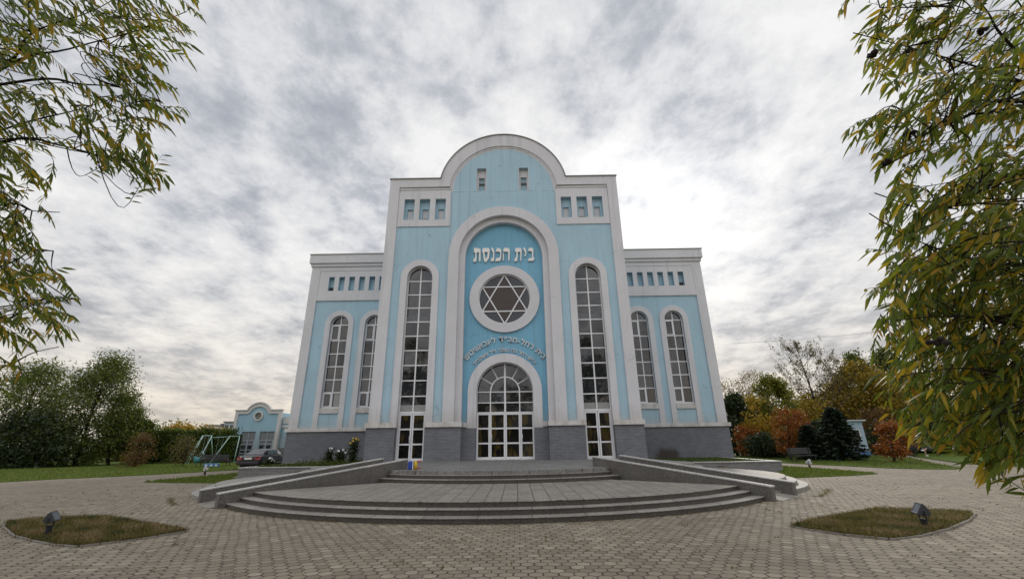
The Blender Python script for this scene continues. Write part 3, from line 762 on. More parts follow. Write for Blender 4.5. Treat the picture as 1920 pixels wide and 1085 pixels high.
# main door surround and door
bs(MB().xz([band(0, 4.24, 2.04, 1.56, 2.28, 44)], YD-.12, YD+.28), 'door_surround', WHITE)
def door_leaf(x0, x1, z0, z1, y, rails, handle=None, par=None, name='door'):
    w = .085; hs = []
    zs = [z0]+list(rails)+[z1]
    for a, b in zip(zs[:-1], zs[1:]):
        hs.append(rect(x0+w, x1-w, a+(.12 if a == z0 else .04), b-(.075 if b == z1 else .04)))
    d = MB().xz([rect(x0+.006, x1-.006, z0, z1)]+hs, y, y+.07).build(name, FRAME, par)
    pb = MB()
    for h in hs: pb.box(h[0][0]-.01, h[2][0]+.01, y+.035, y+.055, h[0][1]-.01, h[1][1]+.01)
    pb.build('pane', GLASS_DOOR, d)
    if handle:
        hx = handle
        MB().tube([(hx, y, z0+.88), (hx, y-.07, z0+.90), (hx, y-.07, z0+1.22), (hx, y, z0+1.24)], .018, 8).build('handle', STEEL, d, True)
    return d
ZF = .674
yd = YD+.30
xs = [-1.555, -.83, 0, .82, 1.56]
fan = MB().xz([band(0, 4.22, 1.60, 1.535, .70, 40)], yd-.03, yd+.1)
fan.box(-1.535, 1.535, yd, yd+.08, 3.06, 3.13).box(-1.535, 1.535, yd+.002, yd+.08, 3.60, 3.65).box(-1.535, 1.535, yd+.002, yd+.08, 4.18, 4.23)
fan.box(-.05, .05, yd-.012, yd+.08, 3.13, 5.75)
for x in (-.815, .805):
    fan.box(x-.03, x+.03, yd+.004, yd+.08, 3.13, 4.20)
fan.xz([band(0, 4.22, .84, .775, 4.225, 28)], yd+.006, yd+.08)
for a in (30, 60, 120, 150):
    a = R(a); fan.bar((.83*math.cos(a), yd+.05, 4.22+.83*math.sin(a)), (1.56*math.cos(a), yd+.05, 4.22+1.56*math.sin(a)), .05)
fo_ = bs(fan, 'fanlight', FRAME)
pn = MB()
pn.xz([archp(0, 4.22, 1.55, 4.235, 36)], yd+.062, yd+.09)
for za, zb in ((3.13, 3.60), (3.65, 4.18)):
    for a, b in ((-1.53, -.845), (-.785, -.05), (.05, .775), (.835, 1.53)):
        pn.box(a, b, yd+.06, yd+.085, za, zb)
pn.build('pane', GLASS, fo_)
for i in range(4):
    door_leaf(xs[i], xs[i+1], ZF+.03, 3.055, yd, (1.51, 2.27), {0: None, 1: xs[1]+.10, 2: None, 3: xs[3]+.10}[i], S)
bs(MB().box(-1.6, 1.6, YD-.1, yd+.15, ZF-.01, ZF+.028), 'threshold', CAPW)
# tall windows with doors below
def tall(cx):
    bs(MB().xz([band(cx, 10.80, 1.13, .745, 2.585, 32)], YT+.03, YT+.33), 'window_surround', WHITE)
    y = YT+.36
    f = MB().xz([band(cx, 10.79, .775, .70, ZF+.02, 28)], y, y+.09)
    zs = [10.66, 9.81, 9.0, 8.16, 7.33, 6.5, 5.66, 4.82, 3.98]
    for z in zs: f.box(cx-.70, cx+.70, y+.006, y+.08, z-.032, z+.032)
    f.box(cx-.70, cx+.70, y-.01, y+.08, 3.06, 3.18)
    f.box(cx-.036, cx+.036, y+.003, y+.08, 3.18, 11.52)
    fo2 = bs(f, 'tall_window', FRAME)
    p = MB(); zz = [3.18]+zs[::-1]
    for a, b in zip(zz[:-1], zz[1:]):
        for u, v in ((cx-.72, cx-.034), (cx+.034, cx+.72)): p.box(u, v, y+.055, y+.075, a-.01, b-.01)
    for sg in (-1, 1):
        q = [(cx+sg*.034, 10.65)]+[(cx+sg*max(.034, .73*math.cos(t)), 10.79+.73*math.sin(t)) for t in [PI/2*i/10 for i in range(10, -1, -1)]]+[(cx+sg*.73, 10.65)]
        p.xz([q], y+.055, y+.075)
    p.build('pane', GLASS, fo2)
    cu = MB()
    for u, v in ((cx-.69, cx-.04), (cx+.04, cx+.69)): cu.box(u, v, y+.050, y+.0545, 3.19, 3.52)
    cu.build('curtain', CURTAIN, fo2)
    cu = MB()
    for u, v in ((cx-.69, cx-.04), (cx+.04, cx+.69)): cu.box(u, v, y+.051, y+.0545, 8.20, 8.52)
    cu.build('curtain', plain('grey_curtain', (.12, .13, .14), .4, 0, .2, 9), fo2)
    door_leaf(cx-.70, cx-.005, ZF+.03, 3.05, y, (1.51, 2.27), cx-.09, S)
    door_leaf(cx+.005, cx+.70, ZF+.03, 3.05, y, (1.51, 2.27), None, S)
    bs(MB().box(cx-.78, cx+.78, YT-.1, y+.15, ZF-.01, ZF+.028), 'threshold', CAPW)
tall(-4.965); tall(4.955)
# grey brick plinth and band course of the tower
def pbox(x0, x1, y0, y1, z0, z1, nm, mt):
    bs(MB().box(x0, x1, y0, y1, z0, z1), nm, mt)
for s in (-1, 1):
    a, b = sorted((s*5.74, s*7.27)); pbox(a, b, YT-.06, YT+.6, 0, 2.345, 'brick_plinth', BRICK); pbox(a-.05, b+.05, YT-.16, YT+.30, 2.345, 2.60, 'band_course', STAINED)
    a, b = sorted((s*2.31, s*4.20)); pbox(a, b, YT-.061, YT+.60, 0, 2.345, 'brick_plinth', BRICK); pbox(a-.05, b+.05, YT-.161, YT+.31, 2.345, 2.60, 'band_course', STAINED)
    a, b = sorted((s*1.56, s*2.309)); pbox(a, b, YD-.1, YD+.4, 0, 2.32, 'brick_plinth', BRICK)
    a, b = sorted((s*2.045, s*2.255)); pbox(a, b, YD-.16, YD+.1, 2.33, 2.585, 'band_course', STAINED)
    a, b = sorted((s*7.0, s*7.265)); pbox(a, b, YT+.61, YW, 0, 2.345, 'side_plinth', BRICK)
    a, b = sorted((s*7.21, s*7.34)); pbox(a, b, YT+.32, YW-.2, 2.346, 2.6, 'side_band_course', STAINED)
# wings
for s in (-1, 1):
    X = lambda a, b: sorted((s*a, s*b))
    wall_h = [archp(s*11.86, 9.63, .66, 3.84, 24), archp(s*9.40, 9.63, .66, 3.84, 24)]
    niches = [(12.61+.0-.745*i, 13.03-.745*i) for i in range(7)]
    wh = wall_h+[rect(*X(a, b), 12.14, 13.22) for a, b in niches]
    bs(MB().xz([rect(*X(7.23, 14.36), 2.45, 14.9)]+wh, YW+.09, YW+.36), 'wing_wall', BLUE)
    xo = 14.38
    # white frame: outer pilaster and frieze zone
    fr = [(s*7.25, 11.38), (s*7.25, 14.02), (s*xo, 14.02), (s*xo, 2.60), (s*13.75, 2.60), (s*13.75, 11.38)]
    fr2 = [rect(*X(a, b), 12.14, 13.22) for a, b in niches]
    gro = rect(*X(7.3, 13.74), 11.78, 13.70)
    bs(MB().xz([fr, gro], YW, YW+.088), 'wing_frame', WHITE)
    bs(MB().xz([rect(*X(7.31, 13.735), 11.785, 13.695)]+fr2, YW+.025, YW+.087), 'wing_frieze', WHITE)
    for i, (a, b) in enumerate(niches):
        x0, x1 = X(a, b)
        n = bs(MB().box(x0-.02, x1+.02, YW+.365, YW+.42, 12.1, 13.25), 'wing_niche', BLUE)
        if i == 0: MB().box(x0+.005, x1-.005, YW+.30, YW+.36, 12.15, 12.48).build('vent_hole', DARK, n)
    bs(MB().box(*X(7.25, 14.46), YW-.09, YW+.4, 14.025, 14.26), 'wing_moulding', WHITE)
    bs(MB().box(*X(7.25, 14.56), YW-.20, YW+.5, 14.263, 14.93), 'wing_cornice', WHITE)
    bs(MB().box(*X(7.25, 14.60), YW-.25, YW+.6, 14.933, 14.99), 'roof_edge', plain('coping_b', (.30, .29, .275), .5, .2))
    bs(MB().box(*X(14.04, 14.36), YW+.37, YB-1, 0, 14.9).box(*X(7.3, 14.03), YW+2.2, YB-1, 0, 14.8), 'wing_side_walls', BLUE)
    bs(MB().box(*X(7.3, 14.3), YW+.7, YB-1.1, 14.92, 14.98), 'wing_roof', ROOFM)
    for cx in (s*11.86, s*9.40):
        bs(MB().xz([band(cx, 9.63, 1.01, .645, 2.605, 28)], YW+.03, YW+.34), 'window_surround', WHITE)
        bs(MB().box(cx-.643, cx+.643, YW+.0, YW+.38, 3.52, 3.85), 'window_sill', STAINED)
        y = YW+.30
        f = MB().xz([band(cx, 9.63, .66, .595, 3.86, 24)], y, y+.08)
        zs = [9.62, 8.49, 7.55, 6.66, 5.76, 4.90]
        for z in zs: f.box(cx-.595, cx+.595, y+.006, y+.07, z-.035, z+.035)
        f.box(cx-.595, cx+.595, y+.006, y+.07, 3.86, 3.95); f.box(cx-.035, cx+.035, y+.003, y+.07, 3.95, 10.24)
        for za, zb in ((3.95, 4.865), (8.525, 9.585)):     # opening casements, thicker frame on one side
            u0, u1 = (cx-.595, cx-.035)
            f.xz([rect(u0, u1, za, zb), rect(u0+.07, u1-.07, za+.06, zb-.06)], y-.02, y+.05)
        w = bs(f, 'window', FRAME)
        p = MB(); zz = [3.95]+zs[::-1]
        for a, b in zip(zz[:-1], zz[1:]):
            for u, v in ((cx-.61, cx-.034), (cx+.034, cx+.61)): p.box(u, v, y+.053, y+.068, a, b)
        for sg in (-1, 1):
            q = [(cx+sg*.034, 9.62)]+[(cx+sg*max(.034, .62*math.cos(t)), 9.63+.62*math.sin(t)) for t in [PI/2*i/10 for i in range(10, -1, -1)]]+[(cx+sg*.62, 9.62)]
            p.xz([q], y+.053, y+.068)
        p.build('pane', GLASS, w)
        if s < 0 or abs(cx) > 20:
            MB().box(cx+.12, cx+.50, y+.049, y+.0525, 3.97, 4.84).build('curtain', CURTAIN, w)
    bs(MB().box(*X(7.25, 14.40), YW-.05, YW+.6, 0, 2.37), 'wing_plinth', BRICK_SOOT)
    bs(MB().box(*X(7.25, 14.52), YW-.15, YW+.30, 2.373, 2.60), 'wing_band_course', STAINED)

# ------------------------------------------------------------------ front steps, ramps, terraces
RS = .1123
def disc_sector(r, cx, cy, a0, a1, n=64):
    return [(cx+r*math.cos(a0+(a1-a0)*i/n), cy+r*math.sin(a0+(a1-a0)*i/n)) for i in range(n+1)]
st = thing('entrance_steps', 'wide curved granite front steps and landing leading to the main doors', 'steps', (0, 9.6, 0))
A0, A1 = R(180+44.6), R(360-44.6)
for i, r in enumerate((9.93, 9.61, 9.30)):
    p = disc_sector(r, 0, 19.5, A0, A1)+[(3.6, 15.6), (-3.6, 15.6)]
    MB().xy([p], -.1 if i == 0 else RS*i-.05, RS*(i+1)-.016).build('riser', GRANITE_SHADED, st)
    p2 = disc_sector(r+.022, 0, 19.5, A0, A1)+[(3.6, 15.6), (-3.6, 15.6)]
    MB().xy([p2], RS*(i+1)-.016, RS*(i+1)).build('landing' if i == 2 else 'tread', SLAB if i == 2 else GRANITE_LIT, st, bevel=.004)
for i in range(3):
    r = 7.05-.3*i; c = 21.52
    ang = math.asin((3.98-.26*i)/r)
    p = disc_sector(r, 0, c, R(270)-ang, R(270)+ang, 30)+[(4.2, 17.2), (-4.2, 17.2)] if i < 3 else None
    z = RS*(3+i)
    MB().xy([p], z-.01 if i == 0 else z-.05, z+RS-.014).build('riser', GRANITE_SHADED, st)
    p2 = disc_sector(r+.02, 0, c, R(270)-ang, R(270)+ang, 30)+[(4.2, 17.2), (-4.2, 17.2)]
    MB().xy([p2], z+RS-.014, z+RS).build('tread', GRANITE_LIT, st, bevel=.004)
pf = [(-3.6, 15.85), (-2.0, 15.16), (0, 14.98), (2.0, 15.16), (3.6, 15.85), (4.6, 17.3), (7.6, 21), (7.25, 23.62), (4.25, 23.62), (4.2, 24.2), (2.3, 24.2), (2.3, 24.6), (-2.3, 24.6), (-2.3, 24.2), (-4.2, 24.2), (-4.25, 23.62), (-7.25, 23.62), (-7.6, 21), (-4.6, 17.3)]
MB().xy([pf], .1, RS*6+.003).build('platform', SLAB_TOP, st)
def cheek(s, off, lab):
    n = Vector((s*.742, .670)).normalized()
    a = Vector((s*7.27, 12.42))+n*off; b = Vector((s*3.40, 16.72))+n*off
    d = (b-a).normalized(); w = Vector((d.y, -d.x))*.115
    t = thing('ramp_wall', lab, 'ramp wall', (a.x, a.y, 0), 'sloping granite walls along the ramps')
    L = (b-a).length
    pts = lambda q, z: (q.x, q.y, z)
    vs = []
    for q, zt in ((a, .33), (b, .985)):
        for e in (w, -w): vs += [pts(q+e, -.1), pts(q+e, zt)]
    MB().add(vs, [(0, 2, 3, 1), (4, 6, 7, 5), (0, 1, 5, 4), (2, 3, 7, 6), (1, 3, 7, 5), (0, 2, 6, 4)]).build('wall', GRANITE_WALL, t)
    w2 = w*1.12; a2 = a-d*.02; b2 = b+d*.02; vs = []
    for q, zt in ((a2, .332), (b2, .987)):
        for e in (w2, -w2): vs += [pts(q+e, zt), pts(q+e, zt+.035)]
    MB().add(vs, [(0, 2, 3, 1), (4, 6, 7, 5), (0, 1, 5, 4), (2, 3, 7, 6), (1, 3, 7, 5), (0, 2, 6, 4)]).build('coping', CAPW, t, bevel=.006)
    return a, b, n, d
for s, side in ((-1, 'left'), (1, 'right')):
    a, b, n, d = cheek(s, 0, 'sloping granite wall directly bordering the steps on the %s' % side)
    cheek(s, 1.63, 'sloping granite wall on the outer edge of the %s ramp' % side)
    # ramp surface
    i0, i1 = a+n*.12-d*.12, a+n*1.51-d*.12; j0, j1 = b+n*.12, b+n*1.51
    vs = [(i0.x, i0.y, .012), (i1.x, i1.y, .012), (j1.x, j1.y, .66), (j0.x, j0.y, .66), (i0.x, i0.y, -.1), (i1.x, i1.y, -.1), (j1.x, j1.y, -.1), (j0.x, j0.y, -.1)]
    r = MB().add(vs, [(0, 1, 2, 3), (4, 5, 6, 7), (0, 1, 5, 4), (1, 2, 6, 5), (2, 3, 7, 6), (3, 0, 4, 7)]).build('wheelchair_ramp', SLAB)
    tag(r, 'narrow sloping ramp between the two granite walls on the %s' % side, 'ramp', 'ramps beside the steps')
    # round terrace steps
    t = thing('round_terrace', 'round stepped stone terrace beside the %s ramp' % side, 'terrace', (s*5.5, 18.5, 0), 'round side terraces')
    for k, (rr, zt, nm, mt) in enumerate(((5.5, RS, 'tread', TERR), (5.2, 2*RS, 'tread', TERR), (4.9, 3*RS, 'landing', SLAB))):
        if s > 0: pp = disc_sector(rr, 5.5, 18.5, R(-62), R(68), 40)+[(5.2, 19.5)]
        else: pp = disc_sector(rr, -5.5, 18.5, R(180+62), R(180-68), 40)+[(-5.2, 19.5)]
        MB().xy([pp], -.05 if k == 0 else zt-RS-.02, zt).build(nm, mt, t, bevel=.01)
    for k, rr in enumerate((2.9, 2.6, 2.3)):
        if s > 0: pp = disc_sector(rr, 5.6, 19.6, R(-45), R(75), 24)+[(5.4, 20.0)]
        else: pp = disc_sector(rr, -5.6, 19.6, R(180+45), R(180-75), 24)+[(-5.4, 20.0)]
        MB().xy([pp], 3*RS-.01 if k == 0 else (3+k)*RS-.02, (4+k)*RS).build('tread', TERR, t, bevel=.01)
    # planter in front of the wing
    t = thing('brick_planter', 'long grey brick planter box below the %s wing' % side, 'planter', (s*10.5, 23.3, 0), 'planters below the wings')
    x0, x1 = sorted((s*7.4, s*13.62)); yf = 23.0 if s > 0 else 23.7
    MB().box(x0, x1, yf, yf+.25, -.05, .47).box(*sorted((s*13.37, s*13.62)), yf+.251, YW-.06, -.05, .469).build('wall', BRICK_LOW, t)
    MB().box(x0-.03, x1+.03, yf-.04, yf+.29, .471, .515).box(*sorted((s*13.33, s*13.66)), yf+.291, YW-.06, .47, .514).build('coping', CAPW, t, bevel=.006)
    MB().box(*sorted((s*7.4, s*13.36)), yf+.26, YW-.06, -.05, .43).build('soil', SOIL, t)
    MB().box(s*10.6-.15, s*10.6+.15, yf-.012, yf+.05, .2, .3).build('drain_grille', plain('rust_'+side, (.12, .08, .055), .8), t)

#BEDS
# ------------------------------------------------------------------ grass beds and floodlights
bedL = [(-10.62, 10.55), (-10.0, 9.95), (-8.65, 8.93), (-7.95, 8.55), (-7.1, 8.13), (-6.55, 7.96), (-6.2, 8.3), (-5.9, 8.75), (-5.68, 9.22), (-6.4, 9.65), (-7.14, 10.06), (-8.1, 10.65), (-9.0, 11.15), (-9.7, 11.12), (-10.3, 10.95)]
bedR = [(5.58, 8.92), (5.78, 8.5), (6.0, 8.1), (6.4, 7.74), (7.15, 8.0), (8.12, 8.56), (9.1, 9.25), (10.02, 10.05), (9.85, 10.33), (9.3, 10.55), (8.6, 10.78), (7.8, 10.3), (7.0, 9.83), (6.25, 9.4)]
STRAW = leaf_mat('straw', [(0, (.13, .095, .035)), (.6, (.23, .165, .07)), (1, (.30, .22, .11))], .2, .6, 0)
GRASS_B = leaf_mat('bed_grass', [(0, (.025, .036, .008)), (.6, (.045, .06, .012)), (1, (.08, .075, .02))], .2, .6, .1)
for poly, side, near in ((bedL, 'left', range(0, 9)), (bedR, 'right', range(0, 8))):
    t = thing('grass_bed', 'pointed dry grass bed set in the paving at the %s' % side, 'grass bed', (*poly[3], 0), 'grass beds in the paving')
    MB().xy([poly], -.1, .028).build('soil', BED_G, t)
    kb = MB()
    idx = list(near)
    for i in idx[:-1]:
        a, b = Vector(poly[i]), Vector(poly[i+1]); d = (b-a).normalized(); nn = Vector((d.y, -d.x))
        if nn.y > 0: nn = -nn
        q = [a+nn*.012, b+nn*.012, b+nn*.05, a+nn*.05]
        kb.xy([[tuple(x) for x in q]], -.05, .022+.004*(i % 3))
    kb.build('kerb', plain('kerb_'+side, (.20, .18, .155), .85), t)
    P = sample(poly, 20000)
    pn = np.sin(P[:, 0]*5.1+1.3*np.sin(P[:, 1]*3.7))+np.sin(P[:, 1]*6.3+P[:, 0]*2.1)+.7*np.sin(P[:, 0]*11+P[:, 1]*9)+rng.normal(size=len(P))*.55
    keep_ = (pn > -1.9) | (rng.random(len(P)) < .35); P = P[keep_]; pn = pn[keep_]
    k = np.where(pn > .95, 1.0, np.where(pn < -1.15, .5, 0))
    for nm, mt, sel, h in (('dry_grass', DRY, k == 0, .062), ('straw', STRAW, k == 1, .075), ('green_grass', GRASS_B, k == .5, .055)):
        o = blades(nm, P[sel], .02, h, .0042, mt, .6); adopt(o, t); o['kind'] = 'stuff'
    # tussocks along the edges
    E = np.array(poly); n = len(E); q = rng.integers(0, n, 900); f = rng.random(900)[:, None]
    Q = E[q]*(1-f)+E[(q+1) % n]*f+rng.normal(size=(900, 2))*.035
    o = blades('edge_weeds', Q, 0, .085, .005, L_BROWN if side == 'left' else DRY, .7); adopt(o, t); o['kind'] = 'stuff'

def floodlight(label, loc, face, size, shell, head=.36, tilt=48):
    t = thing('floodlight', label, 'floodlight', loc, 'ground floodlights')
    x, y, z = loc; s = size
    M_ = Matrix.Translation((x, y, z+head)) @ Matrix.Rotation(face, 4, 'Z') @ Matrix.Rotation(R(tilt), 4, 'X')
    # local: light faces +Y
    h = MB(); w = s*.42
    h.box(-w, w, -s*.14, 0, -w*.78, w*.78).box(-w*.72, w*.72, -s*.34, -s*.14+.001, -w*.55, w*.55).box(-w*.42, w*.42, -s*.52, -s*.34+.001, -w*.34, w*.34)
    for k in range(5): h.box(-w*.6+w*.3*k-.004, -w*.6+w*.3*k+.004, -s*.335, -s*.15, -w*.62, w*.62)
    h.xform(M_).build('housing', shell, t, bevel=.008)
    f = MB().xz([rect(-w*1.08, w*1.08, -w*.83, w*.83), rect(-w*.88, w*.88, -w*.63, w*.63)], .003, s*.12).xform(M_); f.build('bezel', shell, t, bevel=.005)
    MB().box(-w*.88, w*.88, .02, .03, -w*.63, w*.63).xform(M_).build('lens', LENS, t)
    b = MB()
    yoke = [M_ @ Vector((-w*1.12, -s*.1, 0)), M_ @ Vector((-w*1.12, -s*.1, 0))+Vector((0, 0, -s*.5)), M_ @ Vector((w*1.12, -s*.1, 0))+Vector((0, 0, -s*.5)), M_ @ Vector((w*1.12, -s*.1, 0))]
    b.tube(yoke, .014*s/.3, 6); b.build('bracket', DARK, t)
    c = (yoke[1]+yoke[2])/2; x, y = c.x, c.y
    MB().tube([(c.x, c.y, z-.05), (c.x, c.y, max(c.z, z+.12)+.01)], [.055*s/.3, .05*s/.3], 8).build('post', DARK, t)
    return t
LENS = plain('lamp_lens', (.16, .17, .19), .15, .2)
SHELL = plain('grey_lamp_shell', (.055, .06, .068), .55, .2)
SHELL_P = plain('pale_lamp_shell', (.6, .6, .62), .4, .2)
floodlight('grey floodlight on a short dark post in the left dry grass bed', (-7.98, 8.85, .0), R(-66), .265, SHELL, .335, 32)
floodlight('grey floodlight with a stepped back in the right dry grass bed', (7.72, 8.6, .0), R(68), .295, SHELL, .31, 32)
floodlight('small floodlight on the paving by the left grass strip', (-17.7, 27.3, 0), R(-55), .34, SHELL_P)
floodlight('small white floodlight beside the right grass strip', (16.55, 25.6, 0), R(48), .36, SHELL_P)

# weeds in joints, fallen leaves, rubble
def tufts(n, area):
    P = sample(area, n); out = []
    for p in P:
        n_ = int(rng.integers(4, 14)); a_ = rng.integers(0, 3)*PI/3+PI/6; q_ = rng.normal(size=n_)*.05
        out.append(p+np.stack([q_*math.cos(a_), q_*math.sin(a_)], 1)+rng.normal(size=(n_, 2))*.008)
    return np.concatenate(out)
P = tufts(340, [(-14, 6.2), (14, 6.2), (16, 20), (11.5, 18.8), (8.6, 13.2), (0, 9.0), (-8.6, 13.2), (-12, 19), (-16, 20)])
a = np.linspace(R(226), R(314), 260)
E2 = np.stack([9.97*np.cos(a), 19.5+9.97*np.sin(a)], 1); E2 = np.repeat(E2[rng.random(260) < .3], 9, 0)
E2 = E2+rng.normal(size=E2.shape)*.03
E3 = np.concatenate([np.array([[8.6+1.6*f, 13.4+1.9*f**1.2]]) for f in np.linspace(0, 1, 40)]); E3 = np.repeat(E3, 12, 0)+rng.normal(size=(480, 2))*.06
E4 = E3*np.array([-1, 1])
stuff(blades('weeds', np.concatenate([P, E2, E3+np.array([.25, -.2]), E4+np.array([-.25, -.2])]), 0, .032, .004, DRY, 1.1), 'small weeds growing in the joints of the hexagon paving', 'weeds')
P = np.concatenate([sample([(-12, 6), (12, 6), (16, 22), (-16, 22)], 260), sample([(-7, 9.5), (7, 9.5), (3, 15), (-3, 15)], 0) if False else np.zeros((0, 2))])
V, F = leaves(np.column_stack([P, np.full(len(P), .012)]), np.column_stack([rng.normal(size=(len(P), 2)), rng.normal(size=len(P))*.15]),   .045, .018)
inside = (np.hypot(V[:, 0], V[:, 1]-19.5) < 10.2)
keep = ~inside.reshape(-1, 4).any(1)
stuff(np_mesh('fallen_leaves', V, F[keep], L_BROWN), 'dry willow leaves scattered over the paving', 'fallen leaves')

#PLANTS
# ------------------------------------------------------------------ planter plants
def rose(label, x, y, h, w, petal, nf, seed, z=.43):
    random.seed(seed)
    t = thing('rose_bush', label, 'rose bush', (x, y, z), 'rose bushes in the left planter')
    st_ = MB(); C = []; D = []; tops = []
    for i in range(7):
        a = random.uniform(0, 2*PI); r = w*.5*math.sqrt(random.random()); hh = h*random.uniform(.65, 1)
        p = Vector((x+r*math.cos(a), y+r*.6*math.sin(a), z+hh)); b = Vector((x+r*.3*math.cos(a), y, z-.05))
        st_.tube([b, b.lerp(p, .5)+Vector((random.gauss(0, .03), 0, 0)), p], [.012, .009, .005], 4)
        tops.append(p)
        for k in range(130):
            f = random.random()**.8; q = b.lerp(p, f); C.append((q.x+random.gauss(0, .08), q.y+random.gauss(0, .08), q.z+random.gauss(0, .04))); D.append((random.gauss(0, 1), random.gauss(0, 1), random.gauss(.1, .6)))
    st_.build('stems', L_GREEN, t)
    V, F = leaves(np.array(C), np.array(D), .10, .065); adopt(np_mesh('leaves', V, F, L_DARK), t)
    for p in sorted(tops, key=lambda q: -q.z)[:nf]:
        fl = MB()
        for k in range(3): fl.ball(p+Vector((random.gauss(0, .015), -.02, .02+.012*k)), (.062-.014*k, .062-.014*k, .048), 8, 5, .2)
        fl.build('flower', petal, t, True)
rose('tallest rose bush with yellow blooms below the left wing', -8.42, 25.3, 1.45, .60, PETAL_Y, 6, 1)
rose('middle rose bush with white blooms below the left wing', -9.05, 25.2, 1.0, .6, PETAL_W, 6, 2)
rose('leftmost tall rose bush with few white blooms in the planter', -9.72, 25.3, .92, .5, PETAL_W, 3, 3)
rose('low rose bush with white blooms at the left end of the planter', -13.0, 25.2, .45, .8, PETAL_W, 5, 4)
random.seed(11)
P = np.concatenate([sample([(-13.3, 24.1), (-7.5, 24.1), (-7.5, 26.4), (-13.3, 26.4)], 900)])
Q = np.column_stack([np.repeat(P, 6, 0)+rng.normal(size=(5400, 2))*.09, .43+np.abs(rng.normal(size=5400))*.14*np.repeat(np.clip((P[:, 0]+13.6)/3.5, .3, 1), 6)])
V, F = leaves(Q, rng.normal(size=(5400, 3))+np.array([0, 0, .3]), .12, .05); stuff(np_mesh('ground_cover', V, F, L_GREEN), 'low leafy plants filling the left planter', 'ground cover')
P = sample([(7.6, 23.4), (13.2, 23.4), (13.2, 29.2), (7.6, 29.2)], 5000)
stuff(blades('planter_grass', P, .43, .13, .012, L_GREEN, .8), 'short rough grass in the right planter', 'grass')

# toy at the left end of the platform
t = thing('plastic_toy', 'small blue, yellow and red plastic toy on the platform edge', 'toy', (-3.0, 16.3, .677))
PB = plain('toy_blue', (.02, .055, .33), .35); PY = plain('toy_yellow', (.60, .38, .02), .35); PR = plain('toy_red', (.38, .02, .035), .35); PW = plain('toy_white', (.65, .65, .68), .4)
MB().box(-3.21, -3.05, 16.2, 16.4, .69, .96).build('body', PB, t, bevel=.035)
MB().box(-3.045, -3.022, 16.19, 16.41, .68, .985).build('rim', PW, t, bevel=.01)
MB().tube([(-2.955, 16.3, .685), (-2.955, 16.3, .96)], .058, 14).build('drum', PY, t, True)
MB().box(-2.93, -2.74, 16.27, 16.32, .925, .965).build('arm', PR, t, bevel=.012); MB().box(-2.93, -2.75, 16.27, 16.32, .705, .74).build('arm', PR, t, bevel=.012)

